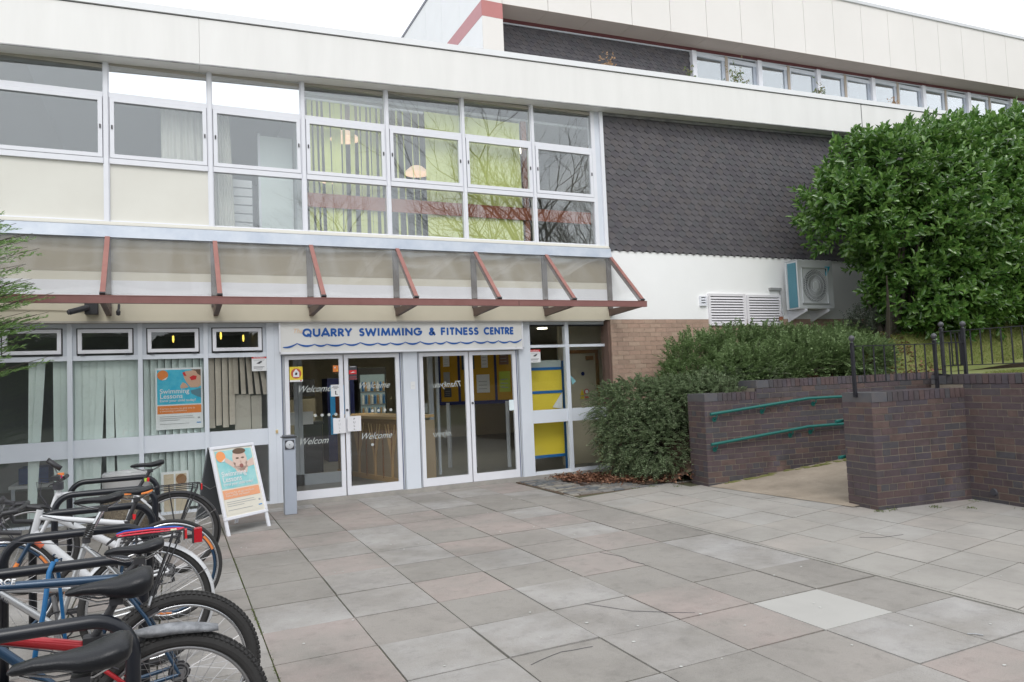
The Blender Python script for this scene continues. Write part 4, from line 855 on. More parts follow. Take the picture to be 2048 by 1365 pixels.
b = MB(); b.add([(7.18, .40, 1.09), (7.36, .40, 1.06), (7.37, .40, 1.33), (7.18, .405, 1.09), (7.36, .405, 1.06), (7.37, .405, 1.33)], [(0, 1, 2), (5, 4, 3), (0, 3, 4, 1), (1, 4, 5, 2), (2, 5, 3, 0)], paper); tag(b.build('curled_paper'), 'curling triangle of white paper on the yellow display board', 'paper')
b = MB(); b.add([(7.51, .38, 1.62), (7.63, .38, 1.50), (7.56, .38, 1.44), (7.51, .385, 1.62), (7.63, .385, 1.50), (7.56, .385, 1.44)], [(0, 1, 2), (5, 4, 3), (0, 3, 4, 1), (1, 4, 5, 2), (2, 5, 3, 0)], mat('pale_blue_paper', (.3, .6, .68), .6)); tag(b.build('paper_flag'), 'small pale blue leaflet hanging off the tall blue post', 'paper')
ID = thing('inner_door', 'cream inner door in a brown frame with safety signs behind the side window', 'door', (8.1, 1.0, .05))
b = MB(); b.box(7.72, 8.9, 1.05, 1.12, .05, 2.6, incream); b.build('wall_panel', ID)
b = MB(); b.box(7.86, 8.42, 1.02, 1.05, .05, 1.98, mat('door_cream', (.55, .50, .38), .6)); b.build('door_leaf', ID)
b = MB(); b.box(7.82, 8.48, 1.0, 1.04, 1.98, 2.04, wood); b.box(8.42, 8.48, 1.0, 1.04, .05, 1.98, wood); b.box(7.80, 7.86, 1.0, 1.04, .05, 1.98, wood); b.build('door_frame', ID)
b = MB(); b.disc((8.14, 1.0, 1.62), .035, navy, 'y'); b.disc((8.20, 1.0, 1.30), .05, redp, 'y'); b.disc((8.20, .997, 1.30), .035, paper, 'y'); b.poly([(8.07, 1.24), (8.15, 1.24), (8.11, 1.35)], 1.0, 1.01, yellow); b.box(8.075, 8.145, 1.0, 1.01, 1.17, 1.22, yellow); b.box(8.165, 8.235, 1.0, 1.01, 1.17, 1.22, redp); b.build('safety_signs', ID)
b = MB(); b.box(8.22, 8.36, .98, 1.02, 1.86, 1.93, wood); b.build('door_closer', ID)
def ceil_light(x, y, z, r, label, e=5):
    e *= 7
    b = MB(); b.lathe((x, y, z), [(.001, -.02), (r, -.015), (r, .01), (.001, .015)], mat('lamp_glow_%d' % int(e), (1, .93, .72), .5, emit=e), 20); return tag(b.build('ceiling_light', smooth=True), label, 'light', 'round ceiling lights indoors')
ceil_light(8.16, 2.5, 2.55, .10, 'round ceiling light in the lobby behind the side window', .5)
ceil_light(4.6, 3.2, 2.55, .2, 'added round fill light above the reception desk', 4)  # unseen lamp added to brighten the dark lobby
ceil_light(6.2, 3.8, 2.55, .2, 'added round fill light deep in the lobby behind the notice board', 4)  # second added lamp, lifts the light further back in the lobby
ceil_light(7.3, 1.4, 5.68, .15, 'round ceiling light behind the last upper window bay', 1)
# upstairs things
def shade(x, y, z, r, label):
    T = thing('pendant_lamp', label, 'lamp', (x, y, z), 'wide pendant shades upstairs'); b = MB(); b.tube([(x, y, z+.12), (x, y, 5.72)], .006, inkd, 6); b.build('cord', T)
    b = MB(); b.lathe((x, y, z), [(r, 0), (r*.9, .04), (r*.45, .12), (.03, .13)], mat('peach_glow', (1, .72, .50), .5, emit=.6), 24); b.build('lamp_shade', T)
shade(4.03, .9, 5.36, .22, 'wide glowing peach pendant shade behind the striped lime blind')
shade(5.2, 1.0, 4.95, .20, 'peach pendant shade left of the solid lime blind')
shade(3.95, 1.6, 4.9, .2, 'dim peach pendant shade low behind the striped lime blind')
gl = 'lime blinds in the upper windows'
sp = []
for xa, w_ in ((3.34, .06), (3.42, .05), (3.50, .03), (3.56, .09), (3.67, .05), (3.72, .09), (3.83, .05), (3.94, .08), (4.05, .03), (4.10, .08), (4.20, .03), (4.25, .08), (4.35, .04)): sp.append((xa, w_, random.uniform(-.03, .03), 3.7, random.uniform(0, 30)))
blind('vertical_blind', 'uneven lime green vertical slats filling one upper window bay', 3.3, 4.42, 3.7, 5.62, .16, lime, sp, gl)
blind('vertical_blind', 'three thin lime slats hanging apart left of the solid lime blind', 4.46, 5.05, 3.7, 5.62, .16, lime, [(4.62, .03, 0, 3.7, 0), (4.72, .022, .02, 3.7, 0), (4.86, .015, .01, 3.7, 0), (4.97, .012, 0, 3.7, 0)], gl)
b = MB(); b.box(5.07, 6.66, .15, .155, 3.7, 5.66, lime); tag(b.build('roller_blind'), 'solid lime roller blind spanning two upper window bays', 'blind', gl)
b = MB(); b.box(3.28, 7.9, .105, .13, 4.085, 4.28, mat('rust_rail', (.30, .09, .045), .7, var=.15, vs=3)); tag(b.build('guard_rail'), 'rust coloured rail running across inside the upper windows', 'rail')
b = MB(); b.box(6.70, 6.78, .14, .2, 3.7, 5.7, mat('brown_pipe', (.32, .13, .08), .7)); tag(b.build('inner_post'), 'brown upright post inside the sixth upper window mullion', 'post')
for k, (a, z0, z1, lab) in enumerate(((1.49, 4.0, 5.28, 'off white curtain hanging left of the second upper mullion'), (2.10, 3.7, 5.30, 'narrow off white curtain just right of the second upper mullion'))):
    b = MB(); N = 40; wd = (.52, .22)[k]; vs = []
    for i in range(N+1):
        x = a+wd*i/N; y = .22+.018*math.sin(i*1.05)+.01*math.sin(i*.4)
        vs += [(x+(.05*i/N), y, z0), (x, y, z1)]
    b.add(vs, [(2*i, 2*i+2, 2*i+3, 2*i+1) for i in range(N)], mat('curtain_cloth', (.66, .64, .58), .9, trans=.2)); tag(b.build('curtain', smooth='all'), lab, 'curtain', 'pale curtains upstairs')
simple('whiteboard', 'pale blank whiteboard upstairs behind the third upper window', 'whiteboard', [(2.74, 3.18, .5, .53, 3.75, 5.15, mat('whiteboard_pale', (.68, .74, .72), .5)), (2.71, 2.74, .49, .54, 3.7, 5.18, alu)])
simple('shelf_unit', 'pale stepped shelf unit low behind the third upper window', 'shelf', [(2.36, 2.62, .45, .8, 3.66+.12*k, 3.66+.12*k+.10, mat('shelf_grey', (.60, .60, .62), .6)) for k in range(7)])
simple('wall_cabinet', 'blue grey cabinet block at the back of the first upper room', 'cabinet', [(-1.5, 1.0, 2.4, 2.8, 3.64, 4.6, mat('cab_grey', (.20, .25, .30), .6))])
# ================================================================== WALL FITTINGS
def grille(x0, x1, z0, z1, n, label, name='louvre_vent', fr=alu):
    T = thing(name, label, 'vent', ((x0+x1)/2, 0, z0), 'louvred vents on the wall'); f = .045 if x1-x0 > .3 else .022
    b = MB(); b.box(x0, x1, -.035, 0, z0, z0+f, fr); b.box(x0, x1, -.035, 0, z1-f, z1, fr); b.box(x0, x0+f, -.035, 0, z0+f, z1-f, fr); b.box(x1-f, x1, -.035, 0, z0+f, z1-f, fr); b.box(x0+f, x1-f, -.004, 0, z0+f, z1-f, inkd); b.build('frame', T)
    b = MB(); h = (z1-z0-2*f)/n
    for k in range(n): z = z0+f+h*k; b.hexa([(x0+f, -.04, z), (x1-f, -.04, z), (x1-f, -.032, z), (x0+f, -.032, z), (x0+f, -.014, z+h*.72), (x1-f, -.014, z+h*.72), (x1-f, -.006, z+h*.72), (x0+f, -.006, z+h*.72)], fr)
    b.build('louvres', T); return T
vw = mat('vent_white', (.78, .76, .79), .4)
grille(10.17, 11.02, 2.375, 2.945, 10, 'large white louvred vent nearer the entrance', fr=vw); grille(11.06, 11.90, 2.365, 2.935, 10, 'large white louvred vent nearer the air conditioner', fr=vw)
grille(9.985, 10.13, 2.72, 2.90, 3, 'tiny white vent beside the two large louvred vents', 'small_vent', fr=alu)
# air conditioner
AC = thing('air_conditioner', 'white wall mounted air conditioning unit with teal coil and round fan beside the tall hedge', 'air conditioner', (12.4, -.28, 2.62))
acw = mat('ac_casing', (.62, .64, .66), .4, var=.05); x0, x1, z0, z1 = 11.93, 12.83, 2.64, 3.535
b = MB(); b.box(x0+.015, x1, -.42, -.13, z0, z1, acw); b.box(x0, x1+.004, -.425, -.40, z0+.01, z1+.0, acw); b.box(x0, x0+.015, -.17, -.12, z0, z1, acw); b.box(x0-.002, x1, -.42, -.12, z1, z1+.012, acw); b.build('casing', AC, bevel=.008)
b = MB(); b.box(x0+.003, x0+.016, -.385, -.19, z0+.03, z1-.04, mat('coil_teal', (.10, .27, .34), .6))
for k in range(40): b.box(x0-.002, x0+.003, -.385, -.19, z0+.035+k*.0205, z0+.039+k*.0205, mat('coil_line', (.14, .33, .40), .5))
b.build('coil', AC)
cx, cz = x0+.42, z0+.43
b = MB(); fg = acw
b.disc((cx, -.428, cz), .30, mat('fan_recess', (.16, .17, .18), .6), 'y', .006, 36)
for q in ((cx-.33, cx+.33, cz-.345, cz-.325), (cx-.33, cx+.33, cz+.325, cz+.34)): b.box(q[0], q[1], -.45, -.425, q[2], q[3], inkg if q[2] < cz else fg)
for q in ((cx-.33, cx-.318), (cx+.318, cx+.33)): b.box(q[0], q[1], -.445, -.425, cz-.34, cz+.34, fg)
b.build('fan_opening', AC)
b = MB()
for k in range(44):
    a = 2*math.pi*k/44; pts = []
    for i in range(6): r = .05+.25*i/5; aa = a+.55*(i/5); pts.append((cx+r*math.cos(aa), -.446+.006*math.sin(i), cz+r*math.sin(aa)))
    b.tube(pts, .0042, fg, 4)
for r in (.12, .2, .27, .305): b.torus((cx, -.447, cz), r, .004, fg, 'y', 36, 5)
b.box(cx-.062, cx+.062, -.455, -.44, cz-.062, cz+.062, fg); b.build('fan_guard', AC)
b = MB(); b.add([(x1-.2, -.428, z1-.10), (x1-.06, -.428, z1-.10), (x1-.06-.08, -.428, z1-.26), (x1-.19, -.428, z1-.28)], [(0, 3, 2, 1)], mat('logo_cyan', (.02, .45, .65), .4)); b.add([(x1-.2, -.43, z1-.12), (x1-.13, -.43, z1-.12), (x1-.185, -.43, z1-.22)], [(0, 2, 1)], inkd); b.build('logo', AC)
for xx in (x0+.16, x1-.16):
    b = MB(); b.box(xx-.018, xx+.018, -.44, 0, z0-.035, z0, alu); b.hexa([(xx-.015, -.44, z0-.05), (xx+.015, -.44, z0-.05), (xx+.015, -.0, z0-.22), (xx-.015, 0, z0-.22), (xx-.015, -.44, z0-.035), (xx+.015, -.44, z0-.035), (xx+.015, 0, z0-.035), (xx-.015, 0, z0-.035)], alu); b.build('bracket', AC)
b = MB(); b.tube([(x0-.26, -.03, 3.05), (x0-.04, -.03, 3.05), (x0-.03, -.03, 2.7), (x0-.06, -.10, 2.56), (x0-.12, -.08, 2.48)], .016, inkg, 8); b.tube([(x0-.10, -.08, 2.5), (x0-.04, -.06, 2.35), (x0-.03, -.05, 2.1)], .008, paper, 6); b.box(x0-.3, x0-.02, -.05, -.0, 3.02, 3.07, mat('grey_box', (.3, .3, .3), .6)); b.lathe((x0-.12, -.09, 2.44), [(.001, 0), (.04, .01), (.04, .08), (.001, .09)], mat('rust', (.25, .09, .05), .8), 8); b.build('pipes', AC)
# cameras under the canopy
def seccam(x, z, label, s=1):
    T = thing('security_camera', label, 'camera', (x, -.05, z), 'black cameras under the canopy')
    b = MB(); b.box(x-.02*s, x+.12*s, -.10, 0, z-.06, z+.10, darkm); b.build('wall_box', T, bevel=.006)
    b = MB(); b.tube([(x+.02, -.12, z+.02), (x-.16*s, -.22, z-.05)], .034*s, darkm, 14); b.tube([(x-.16*s, -.22, z-.05), (x-.175*s, -.228, z-.056)], .028*s, inkd, 14); b.build('barrel', T); return T
seccam(.66, 2.62, 'black bullet camera under the canopy left of the rib bracket')
T = thing('security_camera', 'small dangling black camera under the canopy right of the rib bracket', 'camera', (1.0, -.1, 2.6), 'black cameras under the canopy')
b = MB(); b.tube([(1.0, -.05, 2.68), (1.0, -.09, 2.63), (.995, -.10, 2.60)], .014, darkm, 8); b.build('arm', T); b = MB(); b.lathe((.995, -.1, 2.54), [(.001, 0), (.022, .008), (.026, .05), (.012, .075)], darkm, 12); b.build('head', T)
b = MB(); b.tube([(-1.5, -.012, 2.63), (-.5, -.012, 2.625), (-.1, -.012, 2.62), (.3, -.012, 2.615), (.64, -.012, 2.60)], .005, mat('cable_cream', (.4, .36, .28), .7), 6); tag(b.build('wall_cable'), 'thin cable clipped along the beige wall to the bullet camera', 'cable')
# ledge plants
def tuft(x, y, z, s, n, label, col, cat='plant'):
    P = rng.normal(size=(n, 3))*[s*.35, s*.15, s*.4]+[x, y, z+s*.45]; D = rng.normal(size=(n, 3))+[0, 0, .8]
    T = thing('ledge_weed', label, cat, (x, y, z), 'weeds on the roof edge'); leaves('foliage', P, D, rng.normal(size=(n, 3)), rng.uniform(.04, .08, n), .022, col, T)
    b = MB()
    for k in range(6): a = random.uniform(-.6, .6); b.tube([(x, y, z-.02), (x+a*s*.3, y, z+s*.4), (x+a*s*.8, y+.02, z+s*.85)], [.004, .003, .002], bark, 4)
    b.build('stems', T)
weedg = mat('weed_green', (.10, .16, .05), .8, isl=[(.08, .13, .04), (.16, .20, .07), (.25, .2, .12)], trans=.3); weedb = mat('dry_weed', (.35, .22, .12), .9)
for x, s, n, lab, m in ((8.28, .22, 60, 'dry brown weed on the roof edge below the dark tiles', weedb), (9.95, .20, 40, 'faint grey green weed on the roof edge by the first strip window', weedg), (11.05, .32, 120, 'biggest green weed on the roof edge by the strip windows', weedg), (13.2, .24, 70, 'green weed on the roof edge at the third strip window', weedg), (15.4, .2, 40, 'thin reddish weed on the roof edge nearest the hedge top', weedb)):
    tuft(x, -.1, fz(x)+.69, s, n, lab, m)
# ================================================================== BRICK WALLS
def brickface(mb, o, du, dn, L_, z0, z1, off=0, mb2=None):
    """courses of single bricks laid on one face; o origin, du along, dn outward"""
    r = 0; z = z0; h = .0755
    while z < z1-.02:
        zz = min(z+.0655, z1); header = (r % 5 == 3); bl = .1125 if header else .225; x = -(bl/2 if (r+off) % 2 else 0) - random.uniform(0, .01)
        while x < L_:
            a = max(x+.005, 0); e = min(x+bl-.005, L_)
            if e-a > .015:
                pr_ = .003+random.uniform(-.001, .0012); c = Vector(o)+du*((a+e)/2)+dn*(pr_-.02)+Vector((0, 0, (z+zz)/2))
                mb.obox(c, du*((e-a)/2), dn*.02, Vector((0, 0, (zz-z)/2)), brickp)
            x += bl
        z += h; r += 1
def coping_row(mb, o, du, dv, L_, wdt, z0, h=.105):
    x = 0; k = 0
    while x < L_-.01:
        w_ = .075 if k else .215; w_ = min(w_, L_-x); c = Vector(o)+du*(x+w_/2)+dv*(wdt/2)+Vector((0, 0, z0+h/2)); j = random.uniform(-.002, .002)
        mb.obox(c+Vector((0, 0, j)), du*(w_/2-.004), dv*(wdt/2+.008), Vector((0, 0, h/2)), brickp if k else mat('blue_coping', (.075, .08, .095), .6, c2=(.11, .10, .10), vs=8)); x += w_; k += 1
TH = .42
def wallthing(label, p0, du, dn_front, L_, z0, z1, steps=(), back=True):
    T = thing('brick_wall', label, 'wall', (p0[0], p0[1], 0), 'purple brick walls of the ramp'); dv = -dn_front; o = Vector((p0[0], p0[1], 0))
    b = MB(); c = o+du*(L_/2)+dv*(TH/2)+Vector((0, 0, (z0+z1)/2)); b.obox(c, du*(L_/2-.002), dv*(TH/2-.002), Vector((0, 0, (z1-z0)/2)), mortar); b.build('mortar_core', T)
    b = MB(); brickface(b, o+Vector((0, 0, 0)), du, dn_front, L_, z0, z1); brickface(b, o, dv, -du, TH, z0, z1, 1)
    if back: brickface(b, o+dv*TH, du, dv, L_, z0, z1, 1)
    b.build('brick_pattern', T); return T, o, dv
dnf = -nb
o1 = Vector((P1[0], P1[1], 0)); o2 = Vector((P2[0], P2[1], 0))
T, o, dv = wallthing('purple brick ramp wall carrying the green handrails, its end by the spreading shrub', P1, d_, dnf, 4.4, -.03, 1.152)
b = MB(); coping_row(b, o+Vector((0, 0, 0)), d_, dv, .85, TH, 1.152); b.build('coping', T)
b = MB(); c = o+d_*(.85+1.77)+dv*(TH/2)+Vector((0, 0, 1.152+.075)); b.obox(c, d_*1.77, dv*(TH/2-.003), Vector((0, 0, .075)), mortar); brickface(b, o+d_*.85+Vector((0, 0, 0)), d_, dnf, 3.54, 1.157, 1.305); b.build('upper_course', T)
b = MB(); coping_row(b, o+d_*.85, d_, dv, 3.54, TH, 1.305); b.build('coping', T)
T, o, dv = wallthing('purple brick wall end in front of the ramp with the railing on top', P2, d_, dnf, 1.42, -.03, 1.157)
b = MB(); coping_row(b, o, d_, dv, 1.34, TH, 1.157); b.build('coping', T)
b = MB(); b.obox(o+d_*1.40+dv*.2+Vector((0, 0, 1.22)), d_*.10, dv*.2, Vector((0, 0, .075)), mortar); b.build('end_core', T)
o3 = o2+d_*1.33
T = thing('brick_wall', 'purple brick wall coming forward at the far right with a round drain hole', 'wall', tuple(o3), 'purple brick walls of the ramp')
b = MB(); dv3 = d_; du3 = -nb; L3 = 4.2
c = o3+du3*(L3/2-.2)+dv3*(TH/2)+Vector((0, 0, .64)); b.obox(c, du3*(L3/2+.2), dv3*(TH/2-.002), Vector((0, 0, .66)), mortar); b.build('mortar_core', T)
b = MB(); brickface(b, o3, du3, -d_, L3, -.03, 1.30); b.build('brick_pattern', T)
b = MB(); coping_row(b, o3-du3*.42, du3, dv3, L3+.4, TH, 1.305); b.build('coping', T)
b = MB(); cc = o3+du3*.28-d_*.006+Vector((0, 0, .115)); b.lathe((0, 0, 0), [(.001, .012), (.036, .012), (.042, 0), (.05, -.012)], inkd, 16); b.xf(Matrix.Translation(cc) @ (-d_).to_track_quat('Z', 'Y').to_matrix().to_4x4()); b.build('drain_hole', T)
b = MB()
for k in range(12):
    c = o3+du3*random.uniform(.02, 2.5)-d_*random.uniform(.01, .07); b.box(c.x-.06, c.x+.05, c.y-.1, c.y+.1, -.01, random.uniform(.004, .012), concrete)
# handrails
def handrail(p0, pts, side, label, brs):
    T = thing('handrail', label, 'handrail', tuple(p0), 'green handrails on the ramp walls'); b = MB(); P = [p0+d_*u+side*.075+Vector((0, 0, z)) for u, z in pts]; b.tube(P, .021, greenp, 12); b.build('tube', T, smooth=True)
    for u in brs:
        z = np.interp(u, [q[0] for q in pts], [q[1] for q in pts]); c = p0+d_*u; b = MB()
        b.tube([c+side*.075+Vector((0, 0, z-.018)), c+side*.07+Vector((0, 0, z-.06)), c+side*.02+Vector((0, 0, z-.085))], .009, greenp, 8)
        b.xf(Matrix.Identity(4)); b.lathe((0, 0, 0), [(.034, 0), (.034, .008), (.001, .01)], greenp, 14); n = 14*3
        q = Matrix.Translation(c+side*.004+Vector((0, 0, z-.085))) @ side.to_track_quat('Z', 'Y').to_matrix().to_4x4()
        b.v = b.v[:-n]+[tuple(q @ Vector(v)) for v in b.v[-n:]]; b.build('bracket', T, smooth=True)
handrail(o1, [(.04, .982), (1.66, 1.122), (3.6, 1.118)], dnf, 'upper green handrail fixed to the far ramp wall', (.14, .92, 1.80, 2.8)); handrail(o1, [(.03, .573), (1.64, .722), (3.6, .735)], dnf, 'lower green handrail fixed to the far ramp wall', (.12, 1.37, 1.72, 2.8))
ob = o2+nb*TH
handrail(ob, [(-.045, .93), (1.5, 1.06), (4, 1.09)], nb, 'upper green handrail end peeping out behind the near wall', (.2, 1.2)); handrail(ob, [(-.03, .52), (1.5, .66), (4, .69)], nb, 'lower green handrail end peeping out behind the near wall', (.2, 1.2))
# railings
def railing(label, a, b_, zb, zt, nb_, posts=(1, 1), ph=.1):
    a, b_ = Vector((a[0], a[1], 0)), Vector((b_[0], b_[1], 0)); dd = (b_-a); L_ = dd.length; dd.normalize()
    T = thing('railing', label, 'railing', (a.x, a.y, zb), 'black ball topped railings')
    b = MB(); sd_ = Vector((-dd.y, dd.x, 0))
    for z in (zb+.11, zt-.02): b.obox((a+b_)/2+Vector((0, 0, z)), dd*(L_/2), sd_*.016, Vector((0, 0, .005)), railp)
    b.build('rail', T)
    for k in range(nb_):
        c = a+dd*(L_*(k+1)/(nb_+1)); q = MB(); q.tube([c+Vector((0, 0, zb+.11)), c+Vector((0, 0, zt-.02))], .0088, railp, 7); q.build('bar', T)
    for e, p in ((posts[0], a), (posts[1], b_)):
        if not e: continue
        q = MB(); h = zt+.0; q.box(p.x-.016, p.x+.016, p.y-.016, p.y+.016, zb-.05, h+.015, railp); q.box(p.x-.021, p.x+.021, p.y-.021, p.y+.021, h+.01, h+.02, railp); q.lathe((p.x, p.y, h+.02), [(.013, 0), (.010, .012), (.022, .022), (.032, .042), (.032, .054), (.022, .074), (.001, .084)], mat('ball_finial', (.06, .06, .068), .35), 16); q.build('post', T, smooth=True)
    return T
f0 = o2+nb*.20+d_*-.02; f1 = o2+nb*.20+d_*1.17
railing('black railing on the near wall end, its bars seen against the lawn', (f0.x, f0.y), (f1.x, f1.y), 1.262, 1.80, 7)
f2 = o3+d_*.20+nb*.12; f2b = f2+nb*.16+d_*.12
railing('short black railing panel linking the lower and upper railings', (f1.x, f1.y), (f2.x, f2.y), 1.30, 1.805, 3, (0, 0))
railing('short tight black railing panel at the wall corner', (f2.x, f2.y), (f2b.x+.1, f2b.y+.16), 1.41, 1.93, 2, (1, 0))
f3 = f2b+Vector((.1, .16, 0)); f3 = Vector((10.02, -4.33, 0)); f4 = Vector((10.22, -5.25, 0)); f5 = Vector((10.4, -6.6, 0))
railing('upper black railing running forward along the right hand wall', (f3.x, f3.y), (f4.x, f4.y), 1.405, 1.95, 8); railing('black railing beyond the right edge continuing toward the viewer', (f4.x, f4.y), (f5.x, f5.y), 1.405, 1.95, 11, (0, 1))
# ================================================================== PLANTS
def blobfoliage(blobs, n, depth=.25):
    """points on the outside of a union of ellipsoids"""
    B_ = np.array(blobs); area = (B_[:, 3]*B_[:, 4]+B_[:, 4]*B_[:, 5]+B_[:, 3]*B_[:, 5]); pr_ = area/area.sum(); P = []; N_ = []
    idx = rng.choice(len(B_), size=n*3, p=pr_); u = rng.normal(size=(n*3, 3)); u /= np.linalg.norm(u, axis=1, keepdims=True)
    rad = 1-depth*rng.random(n*3)**1.6; b = B_[idx]; p = b[:, :3]+u*b[:, 3:6]*rad[:, None]; keep = np.ones(n*3, bool)
    for k in range(len(B_)):
        q = (((p-B_[k, :3])/B_[k, 3:6])**2).sum(1); keep &= ~((q < (1-depth*1.15)**2) & (idx != k))
    p = p[keep][:n]; nn = (u/b[:, 3:6])[keep][:n]; nn /= np.linalg.norm(nn, axis=1, keepdims=True); return p, nn
def branches(mb, base, ends, r0, m, seg=5):
    for e in ends:
        e = Vector(e); b0 = Vector(base); mid = b0.lerp(e, .5)+Vector((random.uniform(-.15, .15), random.uniform(-.15, .15), random.uniform(0, .2))); mb.tube([b0, mid, e], [r0, r0*.55, r0*.15], m, seg)
# laurel
LR = thing('laurel_hedge', 'huge glossy green laurel bush in front of the dark tiled wall', 'bush', (13.5, -1.6, 2))
bl = [(13.15, -1.55, 2.85, .60, .5, .65), (13.9, -1.75, 2.85, 1.0, .5, .7), (15.0, -1.85, 3.0, 1.1, .5, .75), (16.2, -1.95, 3.05, 1.2, .6, .7), (12.15, -1.45, 4.2, .90, .7, .68), (12.65, -1.5, 4.85, .8, .8, .68), (13.4, -1.6, 3.75, 1.1, .9, .95), (13.2, -1.55, 4.9, .9, .85, .70), (14.0, -1.6, 2.75, 1.2, .9, .80), (14.0, -1.6, 4.95, 1.0, .9, .82), (14.2, -1.8, 4.1, 1.2, 1.1, 1.1), (14.9, -1.7, 3.1, 1.4, 1.0, 1.0), (15.0, -1.6, 5.10, 1.0, .9, .88), (15.5, -1.8, 4.3, 1.3, 1.1, 1.1), (16.0, -1.6, 5.35, 1.0, .9, .85), (16.2, -1.8, 3.0, 1.4, 1.1, 1.0), (16.8, -1.7, 4.6, 1.3, 1.1, 1.1), (17.2, -1.5, 5.6, 1.1, .9, .85), (17.8, -1.8, 3.6, 1.5, 1.2, 1.3), (18.4, -1.7, 5.0, 1.4, 1.1, 1.2)]
P, N_ = blobfoliage(bl, 6000, .40)
LP, LD, LN, LL, LW = [], [], [], [], []
for i in range(len(P)):
    ax = N_[i]*.9+np.array([0, -.15, .75])+rng.normal(size=3)*.38; ax /= np.linalg.norm(ax); c = P[i]; ln = rng.uniform(.14, .30); nlf = int(rng.integers(8, 14)); up_ = np.array([0, 0, 1.])
    e1 = np.cross(ax, [.3, .2, .9]); e1 /= np.linalg.norm(e1); e2 = np.cross(ax, e1)
    for k in range(nlf):
        a = k*2.4+rng.random(); rad = e1*math.cos(a)+e2*math.sin(a); f = k/nlf; dvv = rad*(1.0-.55*f)+ax*(.35+.9*f)+np.array([0, 0, -.12]); LP.append(c+ax*ln*f); LD.append(dvv); LN.append(ax+rng.normal(size=3)*.25); s_ = 1-.25*f; LL.append(rng.uniform(.10, .19)*s_); LW.append(rng.uniform(.052, .085)*s_)
# shoots poking out of the top
for k in range(85):
    bb = bl[int(rng.integers(len(bl)))]
    if bb[2] < 4.5: continue
    a = rng.uniform(0, 6.28); c = np.array([bb[0]+math.cos(a)*bb[3]*.65, bb[1]+math.sin(a)*bb[4]*.5, bb[2]+bb[5]*.72]); h = rng.uniform(.15, .50)
    for q in range(16):
        f = q/16; a2 = q*2.4; LP.append(c+np.array([.05*math.sin(q), 0, h*f])); LD.append([math.cos(a2)*(1-.5*f), math.sin(a2)*(1-.5*f), .6+f]); LN.append([0, 0, 1.]+rng.normal(size=3)*.3); LL.append(.12); LW.append(.048)
leafl = mat('laurel_leaf', (.05, .10, .02), .24, spec=.9, isl=[(.065, .155, .035), (.115, .235, .048), (.20, .34, .085)], trans=.3)
leaves('foliage', LP, LD, LN, LL, LW, leafl, LR, fold=.22)
b = MB()
for x in (12.9, 13.6, 14.6, 15.6, 16.8): branches(b, (x, -1.4, 1.75), [(x+random.uniform(-1, 1), -1.5+random.uniform(-.6, .6), random.uniform(3, 5.4)) for _ in range(7)], .05, bark)
b.build('trunk', LR)
b = MB(); b.box(12.9, 18.5, -1.15, -.9, 2.2, 4.6, mat('inner_twigs', (.02, .035, .012), .95))
# spreading shrubs : arching sprays of tiny leaves
def sprayshrub(name, label, cat, blobs, nspray, loc, lean, leafm, lw=(.022, .012), nl=22, ln=(.22, .42), up_=.25, droop=.35, group=None):
    T = thing(name, label, cat, loc, group); P, N_ = blobfoliage(blobs, nspray, .45); LP, LD, LN = [], [], []; b = MB()
    for i in range(len(P)):
        ax = N_[i]*.8+np.array(lean)+np.array([0, 0, up_])+rng.normal(size=3)*.3; ax /= np.linalg.norm(ax); L_ = rng.uniform(*ln); sdv = np.cross(ax, [0, 0, 1.]); sdv /= np.linalg.norm(sdv)+1e-6; n_ = np.cross(sdv, ax)
        pts = []
        for q in range(nl):
            f = q/nl; p = P[i]+ax*L_*f+np.array([0, 0, -droop*L_*f*f]); sg = 1 if q % 2 else -1; LP.append(p); LD.append(sdv*sg+ax*.7+rng.normal(size=3)*.25); LN.append(n_+rng.normal(size=3)*.35)
            if q % 7 == 0: pts.append(p)
        if i % 3 == 0: b.tube([Vector(q) for q in pts], .0025, bark, 3, cap=False)
    n = len(LP); leaves('foliage', LP, LD, LN, rng.uniform(lw[0]*.8, lw[0]*1.4, n), rng.uniform(lw[1]*.9, lw[1]*1.3, n), leafm, T, simple=True); b.build('twigs', T)
    b = MB(); q = blobs[0]; branches(b, (q[0], q[1], max(0, loc[2])), [(k[0], k[1], k[2]) for k in blobs], .018, bark); b.build('stems', T); return T
cot = mat('cotoneaster_leaf', (.05, .07, .035), .55, isl=[(.15, .215, .11), (.20, .265, .14), (.28, .35, .20)], trans=.3)
cot2 = mat('evergreen_leaf', (.04, .06, .03), .5, isl=[(.12, .19, .07), (.165, .245, .095), (.23, .32, .14)], trans=.3)
sprayshrub('spreading_shrub', 'low grey green shrub with sweeping layered sprays between the side window and the ramp wall', 'shrub',
   [(8.15, -.75, .62, .75, .5, .52), (8.0, -.6, .85, .5, .45, .45), (8.35, -1.15, .55, .50, .42, .50), (8.75, -1.0, 1.08, .75, .6, .32), (8.1, -.6, 1.15, .6, .45, .28), (9.3, -1.2, 1.32, .6, .4, .22), (7.88, -.8, .45, .38, .38, .38), (8.95, -1.6, 1.14, .5, .4, .22), (8.05, -1.25, .45, .35, .3, .38), (9.9, -1.45, 1.38, .5, .35, .18), (7.75, -.5, 1.05, .32, .35, .34), (9.0, -1.35, 1.22, .6, .45, .25), (8.5, -.9, 1.15, .6, .5, .3)],
   4400, (8.2, -.7, .1), (-.40, -.45, 0), cot, nl=24, lw=(.028, .016), ln=(.18, .34))
